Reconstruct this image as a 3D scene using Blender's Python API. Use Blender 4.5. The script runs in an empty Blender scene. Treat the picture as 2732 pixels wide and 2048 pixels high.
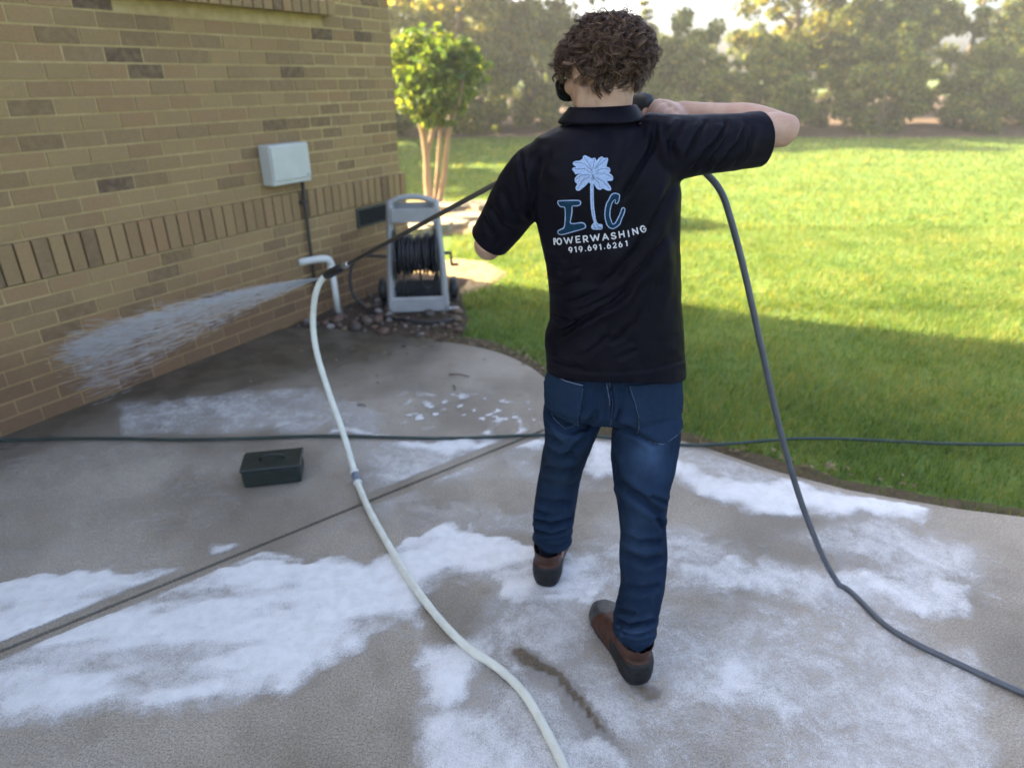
import bpy, bmesh, math, random
import numpy as np
from mathutils import Vector, Matrix, geometry
from mathutils.bvhtree import BVHTree

S = bpy.context.scene
COL = S.collection
R = math.radians
rng = np.random.default_rng(7)
random.seed(7)

# ------------------------------------------------------------------ camera
CAM_H = 1.67
PITCH = R(25.2)
FPX = 1750.0
cam_data = bpy.data.cameras.new("camera")
cam = bpy.data.objects.new("camera", cam_data)
COL.objects.link(cam)
cam.location = (0, 0, CAM_H)
cam.rotation_euler = (R(90) - PITCH, 0, 0)
cam_data.sensor_fit = 'HORIZONTAL'
cam_data.sensor_width = 36
cam_data.lens = FPX * 36 / 2732
cam_data.clip_start = 0.05
cam_data.clip_end = 600
cam_data.dof.use_dof = True
cam_data.dof.focus_distance = 1.62
cam_data.dof.aperture_fstop = 2.1
S.camera = cam

# ------------------------------------------------------------------ sky, sun, exposure
SUN_EL = R(31)
SUN_DIR = np.array([-0.93, 0.367]); SUN_DIR = SUN_DIR / np.linalg.norm(SUN_DIR)   # towards the sun
w = bpy.data.worlds.new("World")
S.world = w
w.use_nodes = True
nt = w.node_tree
sky = nt.nodes.new('ShaderNodeTexSky')
sky.sky_type = 'NISHITA'
sky.sun_disc = False
sky.sun_elevation = SUN_EL
sky.sun_rotation = math.atan2(SUN_DIR[0], SUN_DIR[1])
sky.air_density = 0.7
sky.dust_density = 5.0
sky.ozone_density = 0.4
bg = nt.nodes['Background']
nt.links.new(sky.outputs[0], bg.inputs[0])
bg.inputs[1].default_value = 0.12
sl = bpy.data.lights.new("sun", 'SUN')
sl.energy = 5.0
sl.angle = R(0.6)
sl.color = (1.0, 0.86, 0.55)
so = bpy.data.objects.new("sun", sl)
COL.objects.link(so)
sd = Vector((SUN_DIR[0] * math.cos(SUN_EL), SUN_DIR[1] * math.cos(SUN_EL), math.sin(SUN_EL)))
so.rotation_euler = sd.to_track_quat('Z', 'Y').to_euler()
so.location = (-20, 10, 15)
S.view_settings.view_transform = 'Standard'
S.view_settings.look = 'None'
S.view_settings.gamma = 1
for k_, v_ in dict(max_bounces=6, diffuse_bounces=3, glossy_bounces=2, transmission_bounces=4, transparent_max_bounces=6, volume_bounces=0).items(): setattr(S.cycles, k_, v_)
S.view_settings.exposure = 2.68

# ------------------------------------------------------------------ helpers
CP, SP = math.cos(PITCH), math.sin(PITCH)
def at(x, y, Y):
    r = (x - 1366) / FPX; u = (1024 - y) / FPX
    d = np.array([r, CP + u * SP, -SP + u * CP])
    return d * (Y / d[1]) + np.array([0, 0, CAM_H])
def ground(x, y, z=0.0):
    r = (x - 1366) / FPX; u = (1024 - y) / FPX
    d = np.array([r, CP + u * SP, -SP + u * CP])
    return d * ((z - CAM_H) / d[2]) + np.array([0, 0, CAM_H])
def topx(v):
    v = np.asarray(v) - np.array([0, 0, CAM_H])
    fw = v[..., 1] * CP - v[..., 2] * SP
    up = v[..., 1] * SP + v[..., 2] * CP
    fw = np.where(np.abs(fw) < 1e-4, 1e-4, fw)
    return np.stack([1366 + FPX * v[..., 0] / fw, 1024 - FPX * up / fw], -1)
def per_m(p):
    return FPX / (p[1] * CP + (CAM_H - p[2]) * SP)

ORG = {}
def put(o, parent=None):
    COL.objects.link(o)
    if parent is not None:
        o.parent = parent
    return o
def empty(name, loc=(0, 0, 0)):
    o = bpy.data.objects.new(name, None)
    o.location = loc
    o.empty_display_size = 0.1
    COL.objects.link(o)
    ORG[o.name] = np.array(loc, float)
    return o
def tag(o, label=None, cat=None, group=None, kind=None):
    if label: o["label"] = label
    if cat: o["category"] = cat
    if group: o["group"] = group
    if kind: o["kind"] = kind
    return o
def mesh_of(name, V, F, mats, smooth=True, midx=None):
    me = bpy.data.meshes.new(name)
    V = np.asarray(V, dtype=np.float64)
    me.from_pydata(V.tolist(), [], [list(map(int, f)) for f in F] if not isinstance(F, np.ndarray) else F.tolist())
    if not isinstance(mats, (list, tuple)): mats = [mats]
    for m in mats: me.materials.append(m)
    if smooth:
        me.polygons.foreach_set('use_smooth', np.ones(len(me.polygons), bool))
    if midx is not None:
        me.polygons.foreach_set('material_index', np.asarray(midx, np.int32))
    me.update()
    return me
def obj(name, V, F, mats, parent=None, smooth=True, midx=None, origin=None):
    V = np.asarray(V, dtype=np.float64)
    base = np.zeros(3)
    if parent is not None:
        base = ORG.get(parent.name, np.zeros(3))
    loc = np.zeros(3)
    if origin is not None:
        loc = np.array(origin, float)
    me = mesh_of(name, V - loc if parent is None else V - base, F, mats, smooth, midx)
    o = bpy.data.objects.new(name, me)
    if parent is None:
        o.location = loc
        ORG_name = loc
    else:
        ORG_name = base
    put(o, parent)
    ORG[o.name] = ORG_name
    return o

class MB:
    def __init__(s): s.V = []; s.F = []; s.n = 0
    def add(s, V, F):
        V = np.asarray(V, float); k = s.n
        s.V.append(V); s.F += [tuple(int(i) + k for i in f) for f in F]; s.n += len(V)
        return s
    def verts(s): return np.concatenate(s.V) if s.V else np.zeros((0, 3))
    def box(s, c, size, rz=0.0, rot=None, bevel=0.0):
        x, y, z = [q / 2 for q in size]
        if bevel > 0:
            b = bevel
            P = []
            for sx in (-1, 1):
                for sy in (-1, 1):
                    for sz in (-1, 1):
                        P += [(sx * (x - b), sy * (y - b), sz * z), (sx * (x - b), sy * y, sz * (z - b)), (sx * x, sy * (y - b), sz * (z - b))]
            bm = bmesh.new()
            for p in P: bm.verts.new(p)
            bmesh.ops.convex_hull(bm, input=bm.verts)
            bmesh.ops.dissolve_limit(bm, angle_limit=0.01, verts=bm.verts, edges=bm.edges)
            bm.verts.index_update()
            V = np.array([v.co[:] for v in bm.verts]); F = [[v.index for v in f.verts] for f in bm.faces]
            bm.free()
        else:
            V = np.array([(a * x, b * y, d * z) for a in (-1, 1) for b in (-1, 1) for d in (-1, 1)])
            F = [(0, 1, 3, 2), (4, 6, 7, 5), (0, 4, 5, 1), (2, 3, 7, 6), (0, 2, 6, 4), (1, 5, 7, 3)]
        if rot is not None: V = V @ np.array(rot).T
        if rz:
            c_, s_ = math.cos(rz), math.sin(rz)
            V = V @ np.array([[c_, -s_, 0], [s_, c_, 0], [0, 0, 1]]).T
        return s.add(V + np.array(c), F)
    def rings(s, rings, cap0=True, cap1=True, closed=False):
        n = len(rings[0]); k = len(rings)
        V = np.concatenate(rings); F = []
        for i in range(k - 1 if not closed else k):
            a = i * n; b = ((i + 1) % k) * n
            for j in range(n):
                j2 = (j + 1) % n
                F.append((a + j, a + j2, b + j2, b + j))
        if not closed:
            if cap0: F.append(tuple(range(n - 1, -1, -1)))
            if cap1: F.append(tuple(range((k - 1) * n, k * n)))
        return s.add(V, F)
    def tube(s, path, rad, n=12, ref=(0, 0, 1), caps=True, closed=False, ab=None):
        path = np.asarray(path, float); k = len(path)
        rad = np.broadcast_to(np.asarray(rad, float), (k,)) if np.ndim(rad) < 1 or np.ndim(rad) == 1 else rad
        T = np.gradient(path, axis=0) if not closed else (np.roll(path, -1, 0) - np.roll(path, 1, 0))
        T /= np.linalg.norm(T, axis=1)[:, None] + 1e-12
        u = np.array(ref, float); rs = []
        th = np.arange(n) * 2 * math.pi / n
        u = u - T[0] * (u @ T[0])
        if np.linalg.norm(u) < 1e-3:
            u = np.array([1.0, 0, 0]); u = u - T[0] * (u @ T[0])
        for i in range(k):
            u = u - T[i] * (u @ T[i]); u /= np.linalg.norm(u) + 1e-12
            v = np.cross(T[i], u)
            a, b = (rad[i], rad[i]) if ab is None else ab[i]
            rs.append(path[i] + np.outer(np.cos(th) * a, u) + np.outer(np.sin(th) * b, v))
        return s.rings(rs, caps, caps, closed)
    def ball(s, c, r, n=16, m=10, rot=None):
        r = np.broadcast_to(np.asarray(r, float), (3,))
        V = []; F = []
        for i in range(1, m):
            ph = math.pi * i / m
            for j in range(n):
                t = 2 * math.pi * j / n
                V.append((math.sin(ph) * math.cos(t), math.sin(ph) * math.sin(t), math.cos(ph)))
        V += [(0, 0, 1), (0, 0, -1)]
        V = np.array(V) * r
        for i in range(m - 2):
            for j in range(n):
                j2 = (j + 1) % n
                F.append((i * n + j, (i + 1) * n + j, (i + 1) * n + j2, i * n + j2))
        t = (m - 1) * n
        for j in range(n):
            F.append((t, j, (j + 1) % n)); F.append((t + 1, (m - 2) * n + (j + 1) % n, (m - 2) * n + j))
        if rot is not None: V = V @ np.array(rot).T
        return s.add(V + np.array(c), F)
    def prism(s, poly, z0, z1):
        n = len(poly); p = np.array(poly, float)
        V = np.concatenate([np.c_[p, np.full(n, z0)], np.c_[p, np.full(n, z1)]])
        F = [tuple(range(n - 1, -1, -1)), tuple(range(n, 2 * n))] + [(i, (i + 1) % n, n + (i + 1) % n, n + i) for i in range(n)]
        return s.add(V, F)
    def obj(s, name, mat, parent=None, smooth=True, **k):
        return obj(name, s.verts(), s.F, mat, parent, smooth, **k)

def spline(pts, n=40):
    P = np.asarray(pts, float)
    P = np.vstack([2 * P[0] - P[1], P, 2 * P[-1] - P[-2]])
    out = []
    k = len(P) - 3
    for i in range(k):
        p0, p1, p2, p3 = P[i:i + 4]
        m = max(2, int(round(n / k)))
        t = np.linspace(0, 1, m, endpoint=(i == k - 1))[:, None]
        out.append(0.5 * ((2 * p1) + (-p0 + p2) * t + (2 * p0 - 5 * p1 + 4 * p2 - p3) * t ** 2 + (-p0 + 3 * p1 - 3 * p2 + p3) * t ** 3))
    return np.concatenate(out)

def remeshed(mb, voxel, smooth=6, factor=0.5):
    me = mesh_of("tmp", mb.verts(), mb.F, [], True)
    o = bpy.data.objects.new("tmp", me); COL.objects.link(o)
    m = o.modifiers.new("r", 'REMESH'); m.mode = 'VOXEL'; m.voxel_size = voxel
    if smooth:
        s = o.modifiers.new("s", 'SMOOTH'); s.factor = factor; s.iterations = smooth
    dg = bpy.context.evaluated_depsgraph_get(); dg.update()
    me2 = bpy.data.meshes.new_from_object(o.evaluated_get(dg))
    V = np.empty(len(me2.vertices) * 3); me2.vertices.foreach_get('co', V); V = V.reshape(-1, 3)
    F = [tuple(p.vertices) for p in me2.polygons]
    bpy.data.objects.remove(o); bpy.data.meshes.remove(me); bpy.data.meshes.remove(me2)
    return V, F
def normals(V, F):
    q = np.array([f if len(f) == 4 else (f[0], f[1], f[2], f[2]) for f in F])
    n = np.cross(V[q[:, 2]] - V[q[:, 0]], V[q[:, 3]] - V[q[:, 1]])
    t = q[:, 2] == q[:, 3]
    n[t] = np.cross(V[q[t, 1]] - V[q[t, 0]], V[q[t, 2]] - V[q[t, 0]])
    N = np.zeros_like(V)
    for k in range(4): np.add.at(N, q[:, k], n)
    return N / (np.linalg.norm(N, axis=1)[:, None] + 1e-12)
def faces_filter(V, F, keep):
    F = [f for f, k in zip(F, keep) if k]
    used = np.unique(np.concatenate([np.array(f) for f in F]))
    mp = -np.ones(len(V), int); mp[used] = np.arange(len(used))
    return V[used], [tuple(mp[list(f)]) for f in F]

# value noise
_perm = rng.random((64, 64, 64))
def vnoise(p):
    p = np.asarray(p, float)
    if p.shape[-1] == 2: p = np.concatenate([p, np.zeros(p.shape[:-1] + (1,))], -1)
    i = np.floor(p).astype(int); f = p - i; f = f * f * (3 - 2 * f)
    def g(a, b, c): return _perm[(i[..., 0] + a) % 64, (i[..., 1] + b) % 64, (i[..., 2] + c) % 64]
    x = f[..., 0]; y = f[..., 1]; z = f[..., 2]
    def l(a, b, t): return a + (b - a) * t
    return l(l(l(g(0,0,0), g(1,0,0), x), l(g(0,1,0), g(1,1,0), x), y), l(l(g(0,0,1), g(1,0,1), x), l(g(0,1,1), g(1,1,1), x), y), z)
def fbm(p, o=4):
    s = 0; a = 0.5; t = 0
    p = np.asarray(p, float)
    for k in range(o):
        s = s + a * vnoise(p * 2 ** k + 17.3 * k); t += a; a *= 0.5
    return s / t
def sstep(a, b, x):
    t = np.clip((x - a) / (b - a), 0, 1); return t * t * (3 - 2 * t)
def poly_sd(p, poly):
    """signed distance to polygon, positive inside"""
    p = np.asarray(p, float); poly = np.asarray(poly, float)
    d = np.full(len(p), 1e9); inside = np.zeros(len(p), bool)
    for a, b in zip(poly, np.roll(poly, -1, 0)):
        ab = b - a; t = np.clip(((p - a) @ ab) / (ab @ ab + 1e-12), 0, 1)
        d = np.minimum(d, np.linalg.norm(p - a - t[:, None] * ab, axis=1))
        c = ((a[1] > p[:, 1]) != (b[1] > p[:, 1])) & (p[:, 0] < (b[0] - a[0]) * (p[:, 1] - a[1]) / (b[1] - a[1] + 1e-12) + a[0])
        inside ^= c
    return np.where(inside, d, -d)
def line_d(p, line):
    """distance to polyline, and fraction along it"""
    p = np.asarray(p, float); line = np.asarray(line, float)
    seg = np.linalg.norm(np.diff(line, axis=0), axis=1); tot = seg.sum(); acc = 0
    best = np.full(len(p), 1e9); fr = np.zeros(len(p)); sg = np.zeros(len(p))
    for a, b, L in zip(line[:-1], line[1:], seg):
        ab = b - a; t = np.clip(((p - a) @ ab) / (ab @ ab + 1e-12), 0, 1)
        e = p - a - t[:, None] * ab
        d = np.linalg.norm(e, axis=1); m = d < best
        best[m] = d[m]; fr[m] = ((acc + t * L) / tot)[m]
        sg[m] = np.sign(ab[0] * e[:, 1] - ab[1] * e[:, 0])[m]
        acc += L
    return best, fr, sg

# ------------------------------------------------------------------ materials
class NT:
    def __init__(s, name):
        s.m = bpy.data.materials.new(name); s.m.use_nodes = True
        s.t = s.m.node_tree; s.t.nodes.clear()
        s.out = s.t.nodes.new('ShaderNodeOutputMaterial')
    def n(s, typ, inp=None, **pr):
        nd = s.t.nodes.new('ShaderNode' + typ)
        for k, v in pr.items(): setattr(nd, k, v)
        for k, v in (inp or {}).items(): s.set(nd, k, v)
        return nd
    def set(s, nd, k, v):
        i = nd.inputs[k]
        if hasattr(v, 'is_linked') or hasattr(v, 'links'): s.t.links.new(v, i)
        elif isinstance(v, bpy.types.Node): s.t.links.new(v.outputs[0], i)
        else:
            if isinstance(v, (tuple, list)) and len(v) == 3 and i.type == 'RGBA': v = (*v, 1)
            i.default_value = v
    def coord(s, which='Object'): return s.n('TexCoord').outputs[which]
    def pos(s): return s.n('NewGeometry').outputs['Position']
    def noise(s, scale, detail=4, rough=0.55, vec=None, dist=0.0, out=0):
        nd = s.n('TexNoise', {'Scale': scale, 'Detail': detail, 'Roughness': rough, 'Distortion': dist})
        s.set(nd, 'Vector', vec if vec is not None else s.pos())
        return nd.outputs[out]
    def ramp(s, fac, stops, interp='LINEAR'):
        nd = s.n('ValToRGB'); s.set(nd, 'Fac', fac); nd.color_ramp.interpolation = interp
        e = nd.color_ramp.elements
        while len(e) < len(stops): e.new(0.5)
        for el, (p, c) in zip(e, stops):
            el.position = p; el.color = (c, c, c, 1) if np.isscalar(c) else (*c, 1)
        return nd.outputs[0]
    def mix(s, fac, a, b, typ='MIX'):
        nd = s.n('Mix', data_type='RGBA', blend_type=typ)
        s.set(nd, 0, fac); s.set(nd, 6, a); s.set(nd, 7, b)
        return nd.outputs[2]
    def math(s, op, a, b=None, clamp=False):
        nd = s.n('Math', operation=op, use_clamp=clamp); s.set(nd, 0, a)
        if b is not None: s.set(nd, 1, b)
        return nd.outputs[0]
    def map(s, v, a, b, c=0.0, d=1.0, smooth=True):
        nd = s.n('MapRange', {'From Min': a, 'From Max': b, 'To Min': c, 'To Max': d})
        if smooth: nd.interpolation_type = 'SMOOTHSTEP'
        s.set(nd, 'Value', v); return nd.outputs[0]
    def bump(s, h, strength=0.3, dist=0.01, normal=None):
        nd = s.n('Bump', {'Strength': strength, 'Distance': dist}); s.set(nd, 'Height', h)
        if normal is not None: s.set(nd, 'Normal', normal)
        return nd.outputs[0]
    def bsdf(s, **k):
        nd = s.n('BsdfPrincipled')
        al = {'base': 'Base Color', 'rough': 'Roughness', 'spec': 'Specular IOR Level', 'metal': 'Metallic', 'normal': 'Normal',
              'alpha': 'Alpha', 'sheen': 'Sheen Weight', 'coat': 'Coat Weight', 'trans': 'Transmission Weight', 'sss': 'Subsurface Weight'}
        for a, v in k.items(): s.set(nd, al.get(a, a), v)
        return nd
    def done(s, sh, vol=None):
        s.t.links.new(sh.outputs[0] if isinstance(sh, bpy.types.Node) else sh, s.out.inputs[0]); return s.m

def simple(name, col, rough=0.5, spec=0.5, var=0.15, scale=20, bump=0.0, metal=0.0, bscale=120):
    t = NT(name)
    c = t.mix(t.map(t.noise(scale), 0.3, 0.7), tuple(q * (1 - var) for q in col), tuple(min(1, q * (1 + var)) for q in col))
    k = dict(base=c, rough=t.map(t.noise(scale * 1.7), 0.3, 0.7, rough * 0.85, min(1, rough * 1.15)), spec=spec, metal=metal)
    if bump: k['normal'] = t.bump(t.noise(bscale, 3), bump, 0.004)
    return t.done(t.bsdf(**k))

def m_brick(island):
    t = NT('brick_face_island' if island else 'brick_face')
    r = t.n('NewGeometry').outputs['Random Per Island'] if island else t.n('ObjectInfo').outputs['Random']
    c = t.ramp(r, [(0, (.20, .125, .058)), (.1, (.245, .158, .076)), (.35, (.31, .2, .088)), (.6, (.345, .228, .10)), (.8, (.32, .188, .086)), (.93, (.26, .166, .075)), (.985, (.12, .075, .045))])
    n = t.noise(28, 5); n2 = t.noise(140, 3)
    c = t.mix(t.map(n, .35, .7, 0, .55), c, (.31, .21, .105), 'MIX')
    c = t.mix(t.math('MULTIPLY', t.map(n2, .45, .75), .35), c, (.09, .062, .04))
    z = t.n('SeparateXYZ'); t.set(z, 0, t.pos())
    low = t.map(t.math('ADD', z.outputs[2], t.math('MULTIPLY', t.noise(5, 4), .5)), .35, .95, 1, 0)
    c = t.mix(t.math('MULTIPLY', low, .6), c, (.13, .066, .04))       # splashed red clay
    return t.done(t.bsdf(base=c, rough=.85, spec=.3, normal=t.bump(t.math('ADD', n2, t.noise(45, 4)), .35, .006)))
def m_mortar():
    t = NT('mortar')
    c = t.mix(t.map(t.noise(18, 5), .3, .7), (.41, .30, .13), (.5, .375, .18))
    z = t.n('SeparateXYZ'); t.set(z, 0, t.pos())
    low = t.map(t.math('ADD', z.outputs[2], t.math('MULTIPLY', t.noise(5, 4), .5)), .35, .95, 1, 0)
    c = t.mix(t.math('MULTIPLY', low, .5), c, (.26, .13, .07))
    return t.done(t.bsdf(base=c, rough=.95, spec=.2, normal=t.bump(t.noise(160, 3), .4, .004)))
def m_concrete():
    t = NT('concrete')
    p = t.pos()
    c = t.mix(t.map(t.noise(2.2, 3), .3, .7), (.46, .405, .325), (.345, .298, .23))
    g = t.noise(170, 3, .9); g2 = t.noise(95, 2, .7)
    c = t.mix(t.map(g, .36, .6), t.mix(.85, c, (.13, .105, .075)), c)
    c = t.mix(t.math('MULTIPLY', t.map(g2, .55, .7), .5), c, (.5, .455, .39))
    c = t.mix(t.math('MULTIPLY', t.map(t.noise(9, 4), .5, .72), .35), c, (.2, .165, .12))
    # wet apron by the planting bed: darker, glossy
    s = t.n('SeparateXYZ'); t.set(s, 0, p)
    d = t.math('ADD', t.math('MULTIPLY', s.outputs[0], -.55), t.math('MULTIPLY', s.outputs[1], .84))
    wet = t.map(t.math('ADD', d, t.math('MULTIPLY', t.noise(2.6, 3), .7)), 3.45, 4.45)
    wet2 = t.math('MULTIPLY', t.map(t.noise(1.1, 2), .42, .62), .4)
    wet = t.math('MAXIMUM', wet, wet2)
    c = t.mix(t.math('MULTIPLY', wet, .86), c, t.mix(t.map(t.noise(6, 3), .35, .65), (.034, .026, .016), (.075, .06, .04)))
    rough = t.math('SUBTRACT', .82, t.math('MULTIPLY', wet, .69))
    h = t.math('ADD', t.math('MULTIPLY', g, t.math('SUBTRACT', 1.0, t.math('MULTIPLY', wet, .6))), g2)
    return t.done(t.bsdf(base=c, rough=rough, spec=t.math('SUBTRACT', .5, t.math('MULTIPLY', wet, .25)), normal=t.bump(h, .5, .003)))
def m_foam():
    t = NT('soap_foam')
    a = t.n('Attribute', attribute_name='foam').outputs['Fac']
    d = t.n('Attribute', attribute_name='dirt').outputs['Fac']
    n1 = t.noise(26, 4, .7); n2 = t.noise(150, 2, .6); n3 = t.noise(7, 3, .6, dist=1.5)
    n4 = t.noise(420, 1, .6)
    x = t.math('ADD', a, t.math('MULTIPLY', t.math('SUBTRACT', n1, .5), .55))
    x = t.math('ADD', x, t.math('MULTIPLY', t.math('SUBTRACT', n2, .5), .42))
    x = t.math('ADD', x, t.math('MULTIPLY', t.math('SUBTRACT', n3, .5), .5))
    x = t.math('ADD', x, t.math('MULTIPLY', t.math('SUBTRACT', n4, .5), .7))
    on = t.map(a, .02, .12)
    al = t.math('MULTIPLY', t.math('MULTIPLY', t.map(x, .12, 1.05), .93), on)
    dx = t.map(t.math('ADD', d, t.math('ADD', t.math('MULTIPLY', t.math('SUBTRACT', n2, .5), .55), t.math('MULTIPLY', t.math('SUBTRACT', n1, .5), .25))), .2, .85)
    dx = t.math('MULTIPLY', dx, t.map(d, .02, .15))
    c = t.mix(t.map(n1, .35, .7), (.84, .835, .82), (.72, .715, .70))
    c = t.mix(dx, c, t.mix(t.map(n2, .4, .6), (.085, .062, .036), (.17, .13, .085)))
    al = t.math('MAXIMUM', al, t.math('MULTIPLY', dx, .85))
    b = t.bump(t.math('ADD', n1, t.math('MULTIPLY', n2, .6)), .45, .006)
    return t.done(t.bsdf(base=c, rough=.45, spec=.35, alpha=al, normal=b))
def m_soil(name, a, b, scale=14, bump=.7, c3=None):
    t = NT(name)
    n = t.noise(scale, 6, .65); n2 = t.noise(scale * 6, 4, .6)
    c = t.mix(t.map(n, .32, .68), a, b)
    c = t.mix(t.math('MULTIPLY', t.map(n2, .45, .7), .6), c, tuple(q * .45 for q in a))
    if c3: c = t.mix(t.map(t.noise(.7, 5), .45, .62), c, c3)
    return t.done(t.bsdf(base=c, rough=.92, spec=.2, normal=t.bump(t.math('ADD', n, n2), bump, .02)))
def m_leaf(name, cols, trans=.45, rough=.5, spec=.35, patch=0.0):
    t = NT(name)
    r = t.n('NewGeometry').outputs['Random Per Island']
    if patch: r = t.math('ADD', r, t.math('MULTIPLY', t.math('SUBTRACT', t.noise(1.3, 3, .65), .5), patch), True)
    c = t.ramp(r, [(i / (len(cols) - 1), q) for i, q in enumerate(cols)])
    p = t.bsdf(base=c, rough=rough, spec=spec)
    tr = t.n('BsdfTranslucent'); t.set(tr, 0, t.mix(1.0, c, (1.55, 1.3, .5), 'MULTIPLY'))
    mx = t.n('MixShader', {0: trans}); t.set(mx, 1, p.outputs[0]); t.set(mx, 2, tr.outputs[0])
    return t.done(mx)
def m_bark(name, a, b, sc=1.0):
    t = NT(name)
    mp = t.n('Mapping', {'Scale': (14 * sc, 14 * sc, 3 * sc)}); t.set(mp, 0, t.pos())
    n = t.noise(1.6, 6, .6, vec=mp.outputs[0])
    return t.done(t.bsdf(base=t.mix(t.map(n, .32, .68), a, b), rough=.85, spec=.25, normal=t.bump(n, .6, .02)))
def m_denim():
    t = NT('denim')
    p = t.pos()
    mp = t.n('Mapping', {'Scale': (1, 1, .16)}); t.set(mp, 0, p)
    st = t.noise(420, 3, .6, vec=mp.outputs[0])
    mp2 = t.n('Mapping', {'Scale': (.2, 1, 1)}); t.set(mp2, 0, p)
    st2 = t.noise(420, 2, .6, vec=mp2.outputs[0])
    wear = t.n('Attribute', attribute_name='wear').outputs['Fac']
    c = t.mix(t.map(t.noise(7, 5), .3, .7), (.0048, .0115, .026), (.0076, .0178, .041))
    c = t.mix(wear, c, (.043, .08, .15))
    c = t.mix(t.map(st, .5, .75, 0, .35), c, t.mix(.25, c, (.12, .18, .3)))
    c = t.mix(t.map(st2, .5, .75, 0, .25), c, (.006, .014, .04))
    return t.done(t.bsdf(base=c, rough=.88, spec=.05, sheen=.0, normal=t.bump(t.math('ADD', st, st2), .25, .0015)))
def m_shirt():
    t = NT('black_polyester')
    n = t.noise(9, 4); f = t.noise(900, 2)
    c = t.mix(t.map(n, .3, .7), (.0036, .0032, .0068), (.006, .0054, .0108))
    return t.done(t.bsdf(base=c, rough=t.map(n, .3, .7, .46, .56), spec=.075, sheen=.0, normal=t.bump(f, .08, .0008)))
def m_skin():
    t = NT('skin')
    n = t.noise(22, 5); n2 = t.noise(240, 3)
    c = t.mix(t.map(n, .3, .7), (.43, .262, .185), (.52, .335, .245))
    c = t.mix(t.math('MULTIPLY', t.map(n2, .5, .75), .25), c, (.34, .17, .12))
    b = t.bsdf(base=c, rough=.5, spec=.4, sss=.12, normal=t.bump(n2, .12, .002))
    b.inputs['Subsurface Radius'].default_value = (.012, .005, .003)
    return t.done(b)
def m_hair():
    t = NT('brown_hair')
    r = t.n('NewGeometry').outputs['Random Per Island']
    c = t.ramp(r, [(0, (.018, .0085, .0055)), (.45, (.066, .034, .022)), (.8, (.16, .09, .059)), (1, (.38, .245, .165))])
    b = t.bsdf(base=c, rough=.42, spec=.35)
    return t.done(b)
def m_spray():
    t = NT('water_spray')
    tr = t.n('BsdfTranslucent', {0: (.93, .95, .97, 1)}); df = t.n('BsdfDiffuse', {0: (.93, .95, .97, 1)})
    m1 = t.n('MixShader', {0: .5}); t.set(m1, 1, tr.outputs[0]); t.set(m1, 2, df.outputs[0])
    tp = t.n('BsdfTransparent'); m2 = t.n('MixShader', {0: .4}); t.set(m2, 1, tp.outputs[0]); t.set(m2, 2, m1.outputs[0])
    return t.done(m2)

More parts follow.
